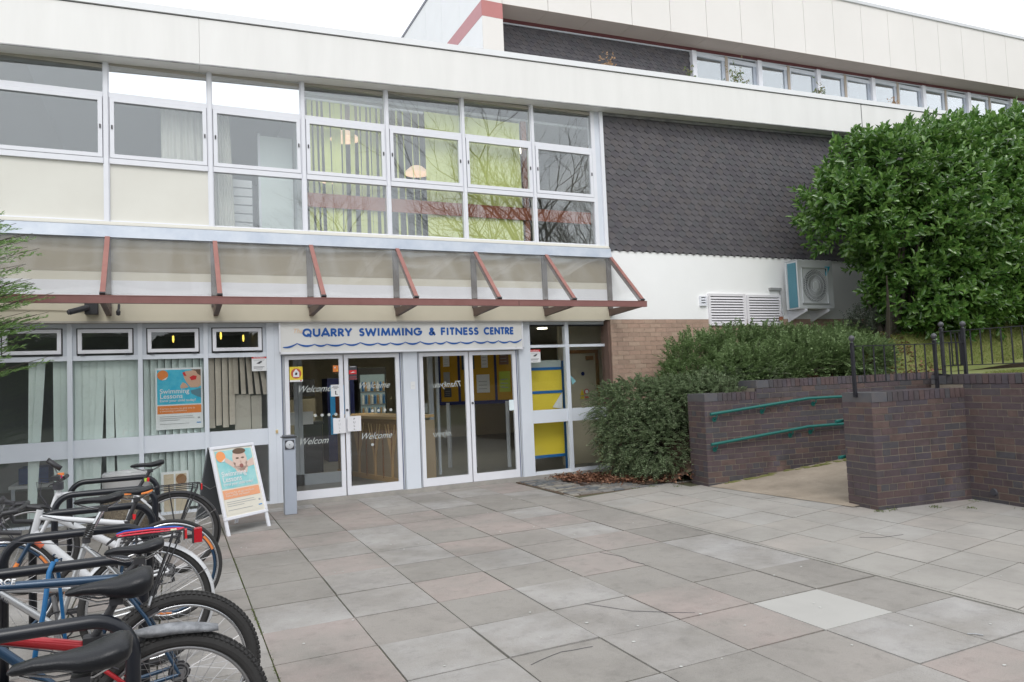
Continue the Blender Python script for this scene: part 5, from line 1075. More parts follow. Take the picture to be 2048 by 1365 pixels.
sprayshrub('evergreen_shrub', 'dark green rounded shrub mass under the louvred vents behind the ramp wall', 'shrub',
   [(9.8, -1.3, 1.55, .8, .45, .35), (10.8, -1.35, 1.62, .8, .45, .38), (11.5, -1.35, 1.70, .7, .45, .38), (9.35, -.7, 1.72, .65, .42, .42), (10.1, -.75, 1.80, .7, .45, .45), (10.9, -.75, 1.84, .75, .45, .42), (11.7, -.8, 1.80, .7, .45, .40), (12.4, -.9, 1.80, .55, .42, .40), (9.05, -.7, 1.42, .5, .4, .35), (10.4, -1.1, 1.5, .8, .4, .28), (11.4, -1.2, 1.6, .8, .4, .32), (12.0, -1.45, 1.70, .7, .4, .30), (12.2, -1.05, 1.85, .45, .4, .35), (11.7, -1.75, 1.66, .7, .35, .28), (11.6, -2.0, 1.66, .45, .3, .25), (11.1, -1.5, 1.5, .7, .35, .28), (10.2, -1.45, 1.4, .7, .35, .22)],
   5600, (10.5, -.7, 1.2), (0, -.3, 0), cot2, lw=(.038, .022), nl=20, ln=(.12, .26), up_=.45, droop=.05)
for k, (x, y, z) in enumerate(((12.75, -1.0, 2.0), (12.95, -1.25, 1.95))):
    sprayshrub('grey_bush', ['small loose grey leaved bush left of the railing in front of the dark wall', 'second small loose grey bush nearer the laurel'][k], 'shrub', [(x, y, z+.1, .3, .28, .38), (x+.15, y, z+.35, .2, .2, .2)], 170, (x, y, z-.3), (0, -.1, 0), mat('grey_leaf', (.10, .12, .09), .7, trans=.2), lw=(.04, .016), nl=14, ln=(.15, .3), up_=.8, droop=.1)
# conifer at the left edge
CF = thing('conifer', 'feathery green conifer whose branch tips reach in at the left edge', 'tree', (-.95, -2.1, 0))
b = MB(); b.tube([(-.95, -2.1, 0), (-.93, -2.1, 1.6), (-.95, -2.1, 3.4)], [.07, .05, .012], bark, 9); b.build('trunk', CF)
LP, LD, LN = [], [], []; b = MB()
for i in range(420):
    z = .5+2.9*(i/420); a = rng.uniform(0, 6.28); a = rng.normal()*.75-.25 if i % 2 else a; z = z if z > 1.45 or i % 5 == 0 else z+1.35; reach = rng.uniform(.65, 1.0)*(.8 if z < 1.4 else 1.60 if z < 2.5 else 1.60-(z-2.5)*.7)
    if math.cos(a) > .5: reach *= .97
    if -.2 < math.sin(a) and math.cos(a) > .75 and rng.random() < .3: continue
    d0 = np.array([math.cos(a), math.sin(a), .25]); st = np.array([-.95, -2.1, z])
    b.tube([Vector(st), Vector(st+d0*reach*.6), Vector(st+d0*reach+np.array([0, 0, .05]))], [.008, .004, .002], bark, 4)
    side = np.array([-math.sin(a), math.cos(a), 0])
    for q in range(26):
        f = .25+.75*q/26; p0 = st+d0*reach*f; sg = 1 if q % 2 else -1; sl_ = .20*(1.25-f); dd = side*sg*.8+d0*.8+np.array([0, 0, rng.uniform(-.1, .3)])
        for r in range(9):
            p = p0+dd*sl_*r/9; LP.append(p); LD.append(dd+side*(1 if r % 2 else -1)*.7*1+rng.normal(size=3)*.25); LN.append(rng.normal(size=3)*.3+[0, -.4, 1])
n = len(LP); leaves('foliage', LP, LD, LN, rng.uniform(.026, .05, n), rng.uniform(.010, .016, n), mat('conifer_green', (.10, .18, .05), .65, isl=[(.13, .24, .07), (.19, .32, .10), (.30, .44, .15)], trans=.35), CF, simple=True); b.build('branch', CF)
# small weeds on the paving
wm = mat('paving_weed', (.11, .15, .03), .8, trans=.2)
WP, WD = [], []
for (x, y, n) in ((8.36, -4.62, 40), (8.55, -4.63, 26), (9.0, -4.80, 50), (9.2, -5.05, 26), (9.1, -5.9, 28), (9.55, -5.4, 14), (7.85, -1.85, 30), (7.6, -1.66, 26), (7.3, -1.62, 22), (8.0, -.9, 20), (9.62, -4.82, 18)):
    for _ in range(n): a = rng.uniform(0, 6.28); WP.append((x+rng.normal()*.035, y+rng.normal()*.03, 0.001)); WD.append((math.cos(a), math.sin(a), rng.uniform(.3, 1.2)))
for _ in range(1100):   # moss tufts in the leftmost joint
    x = 2.065+rng.normal()*.006; y = rng.uniform(-8.4, -2.6); WP.append((x, y, -.006)); WD.append((rng.normal()*.5, rng.normal()*.5, .5))
n = len(WP); tag(leaves('weeds', WP, WD, rng.normal(size=(n, 3))*.4+[0, 0, 1], np.concatenate([rng.uniform(.012, .028, n-1100), rng.uniform(.006, .013, 1100)]), rng.uniform(.004, .009, n), wm), 'small weeds and moss in the paving joints', 'weeds', kind='stuff')
ch = MB()   # spots of chewing gum and droppings
for _ in range(110):
    x, y = rng.uniform(2.1, 9.5), rng.uniform(-8.6, -1.2)
    if x > 8.1 and y > -4.9: continue
    ch.disc((x, y, .0035), rng.uniform(.004, .012), mat('gum', (.50, .50, .48), .7), 'z', .002, 8, 1, rng.uniform(.6, 1))
tag(ch.build('gum_spots'), 'pale chewing gum spots trodden into the slabs', 'gum', kind='stuff')
b = MB()
for pts in (((4.98, -4.42), (5.06, -4.66), (5.03, -4.86), (5.07, -4.97)), ((3.32, -6.35), (3.55, -6.28), (3.75, -6.30)), ((4.12, -5.6), (4.3, -5.9), (4.62, -6.15)), ((7.2, -5.3), (7.35, -5.42), (7.6, -5.45))):
    P = []
    for a_, c_ in zip(pts[:-1], pts[1:]):
        for f in (0, .33, .66): P.append((a_[0]+(c_[0]-a_[0])*f+random.uniform(-.006, .006), a_[1]+(c_[1]-a_[1])*f+random.uniform(-.006, .006), .0025))
    P.append((pts[-1][0], pts[-1][1], .0025)); b.tube(P, .0016, inkd, 4)
tag(b.build('slab_cracks'), 'fine cracks running across a few paving slabs', 'cracks', kind='stuff')
b = MB(); b.lathe((7.74, -6.72, .004), [(.001, 0), (.017, .002), (.020, .016), (.012, .026), (.001, .028)], mat('old_leaf_ball', (.12, .13, .04), .9), 9, .2); tag(b.build('moss_clump'), 'small ball of dry moss lying on the pale slabs at the right', 'moss')
b = MB(); b.tube([(5.66, -7.27, .006), (5.69, -7.29, .007), (5.71, -7.33, .006)], .0035, inkg, 6); tag(b.build('twig'), 'short dark twig lying on a slab near the bottom edge', 'twig')
# trees of the park across the street (seen mirrored in the glazing)
def tree(name, label, x, y, h, seed, spread=1, levels=5):
    rnd = random.Random(seed); T = thing(name, label, 'tree', (x, y, -.06), 'bare trees across the street'); tr = MB(); cr = MB()
    def grow(p, d, L_, r, lv):
        n = 3; pts = [p]; q = p.copy(); dd = d.copy()
        for i in range(n): dd = (dd+Vector((rnd.gauss(0, .13), rnd.gauss(0, .13), rnd.gauss(0, .08)+.03))).normalized(); q = q+dd*(L_/n); pts.append(q.copy())
        (tr if lv == 0 else cr).tube(pts, [r, r*.9, r*.8, r*.66], bark, 8 if lv < 1 else (4 if lv < 3 else 3), cap=False)
        if lv >= levels: return
        for k in range(rnd.choice((2, 3, 3)) if lv < levels-1 else 3):
            a = rnd.uniform(0, 6.28); tl = rnd.uniform(.35, .85)*spread; ax = dd.orthogonal().normalized(); ax.rotate(Matrix.Rotation(a, 3, dd)); nd = (dd+ax*tl+Vector((0, 0, .12))).normalized(); o_ = pts[-1] if k < 2 else pts[rnd.choice((1, 2))]
            grow(o_.copy(), nd, L_*rnd.uniform(.66, .86), r*rnd.uniform(.48, .62), lv+1)
    grow(Vector((x, y, -.06)), Vector((0, 0, 1)), h*.27, h*.022, 0); tr.build('trunk', T); cr.build('crown', T)
for k, (x, y, h, lab) in enumerate(((9.5, -33, 12.5, 'bare tree across the street, smallest one behind the viewer'), (15.5, -30, 15, 'bare tree across the street with arching limbs'), (21, -31, 19, 'tall bare tree across the street behind the viewer'), (25.5, -29, 20, 'tallest bare tree across the street behind the viewer'), (32, -32, 19, 'spreading bare tree at the far end across the street'), (38, -30, 17, 'bare tree beyond the others across the street'), (46, -34, 18, 'last bare tree far across the street'))):
    tree('bare_tree', lab, x, y, h, 11+k, 1.05, 7 if k < 5 else 6)
EG = mat('dark_evergreen', (.03, .045, .02), .8, isl=[(.02, .035, .015), (.04, .055, .025)])
for k, x in enumerate((-14, -8, -2, 4, 10, 16, 22.5, 29, 36, 43)):
    h = (4.6, 5.2, 4.8, 5.5, 5.0, 6.0, 5.6, 6.6, 5.2, 6)[k]; T = thing('evergreen_tree', 'dark evergreen number in the row across the street' if 0 else ['dark evergreen at the start of the row across the street', 'second dark evergreen of the row across the street', 'third dark evergreen of the row, straight behind the viewer', 'low dark evergreen behind the bicycles across the street', 'fifth dark evergreen of the row across the street', 'broad dark evergreen opposite the doors', 'dark evergreen opposite the side window', 'tallest dark evergreen in the row across the street', 'dark evergreen past the tallest one', 'last dark evergreen of the row across the street'][k], 'tree', (x, -38, -.06), 'dark evergreens across the street')
    P, N_ = blobfoliage([(x, -38, h*.5, 3.4, 2.2, h*.5), (x+1.4, -38, h*.42, 2.4, 2, h*.42), (x-1.5, -38, h*.45, 2.4, 2, h*.4)], 3200, .3)
    leaves('crown', P, N_+rng.normal(size=P.shape)*.6, rng.normal(size=P.shape), rng.uniform(.6, 1.0, len(P)), .7, EG, T); b = MB(); b.tube([(x, -38, -.06), (x, -38, h*.6)], [.25, .1], bark, 8); b.build('trunk', T)
# ================================================================== FOREGROUND OBJECTS
# pavement sign
ang = math.atan2(.35, .492)
AB = thing('pavement_sign', 'white framed A board with a sun faded swimming poster standing by the bicycles', 'sign', (2.087, -1.505, 0), rot=(0, 0, ang))
Lx = Matrix.Rotation(-math.atan2(.27, .955), 4, 'X')
wf = mat('aboard_frame', (.74, .75, .80), .35); WD_, Z0, Z1 = .604, .165, .995
b = MB(); b.box(.02, WD_-.02, .002, .008, Z0+.02, Z1-.02, mat('board_back', (.25, .26, .27), .6)); b.box(.035, WD_-.035, -.001, .002, Z0+.035, Z1-.035, mat('cream_paper', (.72, .69, .60), .6)); b.xf(Lx); b.build('board', AB, world=False)
b = MB()
for q in ((0, WD_, Z0, Z0+.035), (0, WD_, Z1-.035, Z1), (0, .035, Z0+.035, Z1-.035), (WD_-.035, WD_, Z0+.035, Z1-.035)): b.box(q[0], q[1], -.014, .016, q[2], q[3], wf)
b.xf(Lx); b.build('frame', AB, world=False, bevel=.006)
for x in (.005, WD_-.04):
    b = MB(); b.box(x, x+.035, -.004, .016, 0, Z0-.001, wf); b.xf(Lx); b.build('leg', AB, world=False)
b = MB(); Ly = Matrix.Translation((0, .56, 0)) @ Matrix.Rotation(math.atan2(.27, .955), 4, 'X')
b.box(.0, WD_, -.01, .01, .16, .99, mat('rear_panel_dark', (.10, .11, .12), .5)); b.box(.005, .04, -.01, .01, 0, .16, wf); b.box(WD_-.04, WD_-.005, -.01, .01, 0, .16, wf); b.xf(Ly); b.build('rear_frame', AB, world=False)
for x in (.01, WD_-.01):
    b = MB(); b.tube([(x, .15, .55), (x, .28, .50), (x, .42, .55)], .004, steel, 6); b.build('stay', AB, world=False)
picture(AB, lambda u: .035+(WD_-.07)*u, lambda v: Z0+.035+(Z1-Z0-.07)*v, WD_-.07, -.0015, 2, Lx, world=False)
# door button post
BP = thing('button_post', 'slim pale grey post with a round push plate in front of the left pillar', 'post', (2.895, -.46, 0))
pg = mat('post_grey', (.38, .42, .49), .4, var=.06)
b = MB(); b.box(2.822, 2.968, -.54, -.40, 0, .955, pg); b.build('body', BP, bevel=.006)
b = MB(); b.box(2.805, 2.985, -.56, -.38, .955, .968, darkm); b.box(2.822, 2.968, -.54, -.40, .968, .985, mat('cap_grey', (.13, .14, .16), .5)); b.build('cap', BP, bevel=.004)
b = MB(); b.box(2.838, 2.952, -.548, -.54, .81, .925, inkd); b.build('button_plate', BP); b = MB(); b.lathe((0, 0, 0), [(.050, 0), (.050, .004), (.047, .006), (.001, .006)], mat('button_face', (.50, .52, .55), .5), 24); b.lathe((0, 0, .0065), [(.007, 0), (.001, .002)], inkd, 8); b.xf(Matrix.Translation((2.895, -.548, .868)) @ Vector((0, -1, 0)).to_track_quat('Z', 'Y').to_matrix().to_4x4()); b.build('push_button', BP, smooth=True)
# litter bin
LB = thing('litter_bin', 'round pebble finished concrete litter bin lined with a clear plastic bag', 'bin', (1.09, -.72, 0))
agg = mat('exposed_aggregate', (.30, .25, .18), .9, isl=None, c2=(.12, .10, .08), vs=55, bump=1.0, bs=70, detail=2)
b = MB(); b.lathe((1.09, -.72, 0), [(.001, 0), (.20, 0), (.225, .03), (.232, .60), (.236, .66), (.20, .66), (.195, .2), (.001, .2)], agg, 40); b.build('drum', LB, smooth=True)
plast = mat('clear_plastic', (.62, .62, .63), .2, spec=.8); b = MB(); b.lathe((1.09, -.72, 0), [(.238, .50), (.242, .56), (.240, .66), (.242, .70), (.228, .715), (.205, .69), (.20, .55)], plast, 44, .012)
o = b.build('bag_liner', LB, smooth='all'); n_ = plast.node_tree.nodes; bsdf = n_['Principled BSDF']; bsdf.inputs['Alpha'].default_value = .62
# bicycle stands
SY = [-8.0, -7.05, -6.02, -5.10, -4.17, -3.16, -2.22]
slab = ['nearest black hoop stand below the frame edge', 'black hoop stand with the red bicycle behind it', 'black hoop stand behind the dark blue bicycle', 'black hoop stand tied with blue cord behind the silver bicycle', 'black hoop stand behind the racing bicycle with orange rims', 'black hoop stand in front of the tall white bicycle', 'last black hoop stand nearest the litter bin']
for k, y in enumerate(SY):
    T = thing('cycle_stand', slab[k], 'cycle stand', (1.06, y, 0), 'black hoop cycle stands'); xl, xr, h, r = .705, 1.425, .79, .13; P = [(xl, y, 0), (xl, y, h-r)]
    for i in range(1, 9): a = math.pi/2*i/8; P.append((xl+r-r*math.cos(a), y, h-r+r*math.sin(a)))
    for i in range(0, 9): a = math.pi/2*i/8; P.append((xr-r+r*math.sin(a), y, h-r+r*math.cos(a)))
    P.append((xr, y, 0)); b = MB(); b.tube(P, .0245, blackp, 16); b.build('hoop', T, smooth='all')
    for x in (xl, xr): b = MB(); b.lathe((x, y, 0), [(.055, 0), (.055, .006), (.03, .012)], blackp, 16); b.build('foot_plate', T)
b = MB(); P = []
for i in range(70): a = i/69*2*math.pi*2; P.append((1.0+.02*math.cos(a)+.004*i/70, -5.98+.035*math.cos(a), .48+.34*math.sin(a)*.98+.005*math.sin(a*5)))
b = MB(); bl_ = mat('blue_cord_cloth', (.008, .12, .30), .5)
b.tube([(1.06, -6.04, .82), (1.045, -6.06, .78), (1.03, -6.1, .62), (1.0, -6.12, .45), (.985, -6.1, .34)], .011, bl_, 7); b.tube([(1.065, -5.99, .82), (1.075, -5.97, .70), (1.09, -5.96, .5), (1.10, -5.96, .36)], .008, bl_, 7)
tag(b.build('cable_lock', smooth='all'), 'bright blue cable lock looped over a black stand', 'lock')
# ---- bicycles
def bicycle(spec):
    hx, y, lean, yaw_ = spec['at']; T = thing('bicycle', spec['label'], 'bicycle', (hx, y, 0), 'bicycles parked in the stands', rot=(R(lean), 0, R(yaw_)))
    r = spec.get('r', .34); tr = spec.get('tyre', .02); fc = spec['frame']; Fx = -spec.get('wb', 1.04); bbp = Vector((spec.get('bb', (-.43, .28))[0], 0, spec.get('bb', (-.43, .28))[1]))
    st = Vector((spec['seat_cl'][0], 0, spec['seat_cl'][1])); ht_ = Vector((spec['ht'][0], 0, spec['ht'][1])); hbm = Vector((spec['hb'][0], 0, spec['hb'][1])); hub = Vector((0, 0, r)); fh = Vector((Fx, 0, r)); tb_ = spec.get('tube', .016)
    Bld = lambda b, n, p=T, s=True: b.build(n, p, world=False, smooth=s)
    def wheel(c, rear):
        b = MB(); b.tube([(c.x, -.05, c.z), (c.x, .05, c.z)], .017, steel, 12); b.tube([(c.x, -.075, c.z), (c.x, .075, c.z)], .006, darkm, 8)
        ns = 32
        for k in range(ns):
            a = 2*math.pi*k/ns; a2 = a+(.45 if k % 2 else -.45)*(1 if (k//2) % 2 else -1); s_ = .028 if k % 2 else -.028; b.tube([(c.x+.018*math.cos(a2), s_, c.z+.018*math.sin(a2)), (c.x+(r-tr*2-.01)*math.cos(a), 0, c.z+(r-tr*2-.01)*math.sin(a))], .0012, steel, 3, cap=False)
        if rear:
            for q in range(5): b.lathe((0, 0, 0), [(.001, 0), (.022+.006*q, 0), (.022+.006*q, .002), (.001, .002)], steel if q % 2 else darkm, 18); n = 18*4; b.v = b.v[:-n]+[(v[0]+c.x, -.045+.005*q+v[2], c.z+v[1]) for v in b.v[-n:]]
        wo = b.build('rear_wheel' if rear else 'front_wheel', T, world=False)
        t_ = MB(); t_.torus(c, r-tr, tr, rubber, 'y', 72, 12)
        if spec.get('knob'):
            for k in range(96):
                a = 2*math.pi*k/96; 
                for s_, da in ((-.55, 0), (.0, .5), (.55, 0)):
                    aa = a+da*2*math.pi*1/96; e = Vector((math.cos(aa), 0, math.sin(aa))); t2 = Vector((-e.z, 0, e.x)); b2 = s_*1.2; nrm = e*math.cos(b2)+Vector((0, 1, 0))*math.sin(b2); sdv = e*-math.sin(b2)+Vector((0, 1, 0))*math.cos(b2); t_.obox(Vector(c)+e*(r-tr)+nrm*(tr+.002), t2*.0065, sdv*.0055, nrm*.0045, rubber)
        t_.build('tyre', wo, world=False, smooth=False if spec.get('knob') else 'all')
        rc = spec.get('rim', chrome); rm = MB(); dp = spec.get('rimd', .009); rm.torus(c, r-2*tr-dp+.004, dp, rc, 'y', 72, 8, ry=.0115)
        rmo = rm.build('rim', wo, world=False, smooth='all')
        if spec.get('rim2'):
            rm = MB(); rm.torus(c, r-2*tr-dp*2.2-.004, dp*1.0, spec['rim2'], 'y', 72, 8, ry=.0095)
            for a0 in (20, 140, 250): rm.torus(c, r-2*tr-dp*2.0-.003, dp*1.05, orange, 'y', 12, 6, a0, a0+22, ry=.0112)
            rm.build('rim_band', wo, world=False, smooth='all')
        return wo
    wheel(hub, True); wheel(fh, False)
    # frame
    b = MB(); hd = (hbm-ht_).normalized()
    if spec.get('step'): b.tube([hbm+(ht_-hbm)*.35, hbm.lerp(bbp, .45)+Vector((0, 0, .06)), bbp.lerp(st, .45)], tb_*1.1, fc, 12)
    else: b.tube([ht_+hd*.03, st-(st-ht_).normalized()*.0], tb_*spec.get('ttk', 1), fc, 12)
    b.tube([hbm-hd*.02, bbp], tb_*spec.get('dtk', 1.25), fc, 12); b.tube([bbp, st+(st-bbp).normalized()*.02], tb_, fc, 12); b.tube([ht_-hd*.02, hbm+hd*.01], tb_*1.3, fc, 12)
    for s_ in (-1, 1):
        o = Vector((0, s_*.062, 0)); b.tube([st-(st-bbp).normalized()*.03+Vector((0, s_*.018, 0)), st.lerp(hub, .4)+Vector((0, s_*.04, 0)), hub+o], [.0085, .008, .0075], spec.get('stay', fc), 8)
        b.tube([bbp+Vector((.02, s_*.03, 0)), bbp.lerp(hub, .4)+Vector((0, s_*.052, -.006)), hub+o], [.011, .010, .009], spec.get('stay', fc), 8)
    b.tube([bbp+Vector((0, -.035, 0)), bbp+Vector((0, .035, 0))], .022, darkm, 14); b.obox(hub+Vector((0, -.062, 0)), (.02, 0, 0), (0, .003, 0), (0, 0, .02), steel); b.obox(hub+Vector((0, .062, 0)), (.02, 0, 0), (0, .003, 0), (0, 0, .02), steel)
    fo = Bld(b, 'frame')
    for (q0, q1, mm) in spec.get('decal', ()):      # painted bands on the down tube
        b = MB(); b.tube([hbm.lerp(bbp, q0), hbm.lerp(bbp, q1)], tb_*spec.get('dtk', 1.25)+.0008, mm, 12); Bld(b, 'paint_band', fo)
    if spec.get('word'):
        wd_, mcol, where, sc = spec['word']; a_, b_ = (hbm, bbp) if where == 'd' else (ht_, st); bb = MB(); text(bb, wd_, 0, -.3*sc, sc, mcol, t=.001, off=.02, space=1.1); dr = (b_-a_).normalized(); nrm = Vector((-dr.z, 0, dr.x)); nrm = nrm if nrm.z > 0 else -nrm; st0 = a_+dr*(.16 if where == 'd' else spec.get('wpos', .25)); rad = tb_*(spec.get('dtk', 1.25) if where == 'd' else spec.get('ttk', 1))+.001
        bb.v = [tuple(st0+dr*v[0]+nrm*v[2]+Vector((0, -math.sqrt(max(rad*rad-min(abs(v[2]), rad*.95)**2, 0))+v[1], 0))) for v in bb.v]; Bld(bb, 'lettering', fo, False)
    # fork
    b = MB(); fk = spec.get('fork', fc); crown = hbm+hd*.02
    b.tube([crown+Vector((0, -.05, 0)), crown+Vector((0, .05, 0))], .014, fk, 8)
    for s_ in (-1, 1): b.tube([crown+Vector((0, s_*.045, 0)), crown.lerp(fh, .6)+Vector((.012, s_*.052, 0)), fh+Vector((0, s_*.055, 0))], [.014, .013, .008], fk, 8)
    fo2 = Bld(b, 'fork')
    if spec.get('fork2'):
        b = MB()
        for s_ in (-1, 1): b.tube([crown.lerp(fh, .42)+Vector((.006, s_*.052, 0)), crown.lerp(fh, .66)+Vector((.010, s_*.053, 0))], .0145, spec['fork2'], 8)
        Bld(b, 'fork_band', fo2)
    # seat post and saddle
    sm = Vector((spec['saddle'][0], 0, spec['saddle'][1])); b = MB(); dr = (st-bbp).normalized(); topp = Vector((sm.x+.02, 0, sm.z-.055)); b.tube([st-dr*.05, st+dr*.01, topp], spec.get('spr', .0138), spec.get('post', darkm), 12); b.lathe(tuple(st), [(.021, -.012), (.021, .016), (.016, .018)], darkm, 12)
    for s_ in (-1, 1): b.tube([sm+Vector((-.11, s_*.008, -.02)), sm+Vector((-.04, s_*.022, -.047)), sm+Vector((.05, s_*.022, -.047)), sm+Vector((.11, s_*.035, -.015))], .0036, chrome, 6)
    b.obox(topp+Vector((0, 0, .0)), (.022, 0, 0), (0, .026, 0), (0, 0, .012), darkm)
    if spec.get('gaiter'):
        for k in range(7): b.torus(st+dr*(.02+.012*k), .020, .005, rubber, 'z', 14, 6)
    Bld(b, 'seat_post')
    secs = []; Ls = spec.get('sl', .27); prof = [(-.5, .012, .006, -.006), (-.46, .021, .018, -.001), (-.3, .026, .026, .004), (-.1, .034, .030, .002), (.08, .052, .036, .0), (.25, .070, .042, .008), (.38, .074, .044, .016), (.47, .062, .036, .018), (.5, .040, .018, .014)]
    for u, hw, th, zz in prof:
        th *= 1+(spec.get('sth', 1)-1)*max(0, min(1, (u+.35)/.5)); q = []
        for k in range(16):
            a = 2*math.pi*k/16; cx_ = math.cos(a); sz_ = math.sin(a); q.append(sm+Vector((u*Ls, hw*spec.get('sw', 1)*cx_, zz+(th*.42*sz_ if sz_ > 0 else th*.95*sz_*(abs(cx_)**.25 if u > -.2 else 1)))))
        secs.append(q)
    b = MB(); b.loft(secs, saddle_m); sa = Bld(b, 'saddle', T, 'all')
    if spec.get('trim'):
        b = MB()
        for s_ in (-1, 1):
            b.tube([sm+Vector((.02*0+Ls*.20, s_*.066, -.012)), sm+Vector((Ls*.36, s_*.072, -.006)), sm+Vector((Ls*.47, s_*.052, .004))], [.006, .008, .006], spec['trim'], 6); b.tube([sm+Vector((-Ls*.40, s_*.022, -.012)), sm+Vector((-Ls*.22, s_*.028, -.010)), sm+Vector((-Ls*.05, s_*.034, -.012))], [.004, .006, .004], spec['trim'], 6)
        Bld(b, 'saddle_trim', sa)
    # bars
    bt = ht_-hd*spec.get('stem', .05); b = MB(); rch = spec.get('reach', .07); bc = bt+Vector((-rch, 0, .02)); b.tube([ht_, bt], .014, darkm, 10); b.tube([bt, bc], .014, spec.get('barc', darkm), 10); bm_ = spec.get('barc', darkm)
    hw = .29 if spec.get('bars', 'flat') == 'flat' else .21
    if spec.get('bars') == 'drop':
        for s_ in (-1, 1): b.tube([bc, bc+Vector((0, s_*.12, 0)), bc+Vector((-.01, s_*.2, 0)), bc+Vector((-.08, s_*.21, -.005)), bc+Vector((-.12, s_*.21, -.05)), bc+Vector((-.09, s_*.215, -.12)), bc+Vector((.02, s_*.22, -.135))], .0165, darkm, 10)
    elif spec.get('bars') == 'swept':
        for s_ in (-1, 1): b.tube([bc, bc+Vector((-.02, s_*.10, .03)), bc+Vector((.03, s_*.24, .035)), bc+Vector((.12, s_*.30, .02))], .0115, bm_, 10)
    else: b.tube([bc+Vector((.03, -hw, .02)), bc+Vector((0, -.06, 0)), bc+Vector((0, .06, 0)), bc+Vector((.03, hw, .02))], .012, bm_, 10)
    ho = Bld(b, 'handlebar')
    for s_ in (-1, 1):
        b = MB()
        if spec.get('bars') == 'drop':
            h0 = bc+Vector((-.09, s_*.21, .0)); b.tube([h0, h0+Vector((-.05, 0, .02)), h0+Vector((-.065, 0, .055))], [.017, .018, .014], darkm, 10); b.tube([h0+Vector((-.05, 0, .0)), h0+Vector((-.075, 0, -.06)), h0+Vector((-.05, 0, -.12))], .006, steel, 6)
        else:
            e = bc+(Vector((.12, s_*.30, .02)) if spec.get('bars') == 'swept' else Vector((.03, s_*hw, .02))); i_ = bc+(Vector((.03, s_*.24, .035)) if spec.get('bars') == 'swept' else Vector((.014, s_*.15, .009))); b.tube([i_.lerp(e, .1), e+(e-i_)*.05], .0165, darkm, 12); b.tube([i_.lerp(e, .05), i_+Vector((-.05, s_*.01, -.01)), i_.lerp(e, .8)+Vector((-.06, 0, -.02))], .005, darkm if s_ < 0 else steel, 6)
        Bld(b, 'grip' if spec.get('bars') != 'drop' else 'brake_hood', ho)
    b = MB(); 
    for s_, k in ((-1, .12), (1, .16), (.5, .08)): b.tube([bc+Vector((-.01, s_*.14, .01)), bc+Vector((-.10-k*.3, s_*.12, .0+k*.2)), bc+Vector((-.13, s_*.05, -.10)), bc+Vector((-.06, s_*.02, -.20)), hbm+Vector((-.02, s_*.02, .02))], .0026, inkd, 5)
    b.tube([ht_+Vector((.02, -.02, -.02)), ht_.lerp(st, .3)+Vector((0, -.02, -.03)), ht_.lerp(st, .8)+Vector((0, -.02, -.025)), st+Vector((.03, -.02, -.05)), st.lerp(hub, .35)+Vector((0, -.03, .03))], .0025, inkd, 5); Bld(b, 'cables')
    # chainset
    b = MB(); b.torus(bbp+Vector((0, .045, 0)), .078, .005, darkm, 'y', 36, 6)
    for k in range(5): a = 2*math.pi*k/5; b.tube([bbp+Vector((0, .045, 0)), bbp+Vector((.075*math.cos(a), .045, .075*math.sin(a)))], .006, darkm, 5)
    b.tube([bbp+Vector((0, .045, .078)), hub+Vector((0, .045, .04))], .004, darkm, 5); b.tube([bbp+Vector((0, .045, -.078)), hub+Vector((.02, .045, -.10)), hub+Vector((.03, .045, -.035))], .004, darkm, 5); b.tube([hub+Vector((.01, .06, -.01)), hub+Vector((.025, .06, -.10))], .011, darkm, 7); cs = Bld(b, 'chainset')
    ca = R(spec.get('crank', 60))
    for s_ in (-1, 1):
        e = bbp+Vector((math.cos(ca)*.17*s_, s_*.068, math.sin(ca)*.17*s_)); b = MB(); b.tube([bbp+Vector((0, s_*.062, 0)), e], [.016, .012], spec.get('crankm', steel), 8); Bld(b, 'crank', cs); b = MB(); b.obox(e+Vector((0, s_*.05, 0)), (.045, 0, 0), (0, .04, 0), (0, 0, .009), darkm); b.obox(e+Vector((0, s_*.05, 0)), (.048, 0, 0), (0, .004, 0), (0, 0, .011), orange); Bld(b, 'pedal', cs)
    # rear brake
    b = MB(); q = st.lerp(hub, .36); b.tube([q+Vector((.02, -.05, .03)), q+Vector((.03, 0, .055)), q+Vector((.02, .05, .03))], .007, steel, 6); 
    for s_ in (-1, 1): b.obox(q+Vector((.035, s_*.025, .0)), (.022, 0, .01), (0, .006, 0), (-.003, 0, .007), darkm)
    Bld(b, 'rear_brake')
    if spec.get('guard'):
        for nm, c, a0, a1 in (('mudguard', hub, -25, 150), ('mudguard', fh, 20, 165)):
            if nm and c is fh and spec.get('noguard_front'): continue
            g = MB(); N = 36; vs = []; R0 = r+.014
            for i in range(N+1):
                a = R(a0+(a1-a0)*i/N)
                for k in range(7): t = -1+2*k/6; rad = R0-.014*t*t*1.2; vs.append((c.x+rad*math.cos(a), .029*t, c.z+rad*math.sin(a)))
            for i in range(N+1):
                a = R(a0+(a1-a0)*i/N)
                for k in range(7): t = 1-2*k/6; rad = R0-.014*t*t*1.2+.0016; vs.append((c.x+rad*math.cos(a), .029*t, c.z+rad*math.sin(a)))
            base = (N+1)*7
            fs = [(i*7+k, (i+1)*7+k, (i+1)*7+k+1, i*7+k+1) for i in range(N) for k in range(6)]+[(base+i*7+k, base+(i+1)*7+k, base+(i+1)*7+k+1, base+i*7+k+1) for i in range(N) for k in range(6)]
            g.add(vs, fs, spec['guard']); go = Bld(g, nm, T, 'all')
            s2 = MB()
            for s_ in (-1, 1): s2.tube([c+Vector((0, s_*.06, 0)), c+Vector((math.cos(R(28 if c is hub else 150))*R0, s_*.028, math.sin(R(28 if c is hub else 150))*R0))], .0022, chrome, 5)
            Bld(s2, 'guard_stay', go)
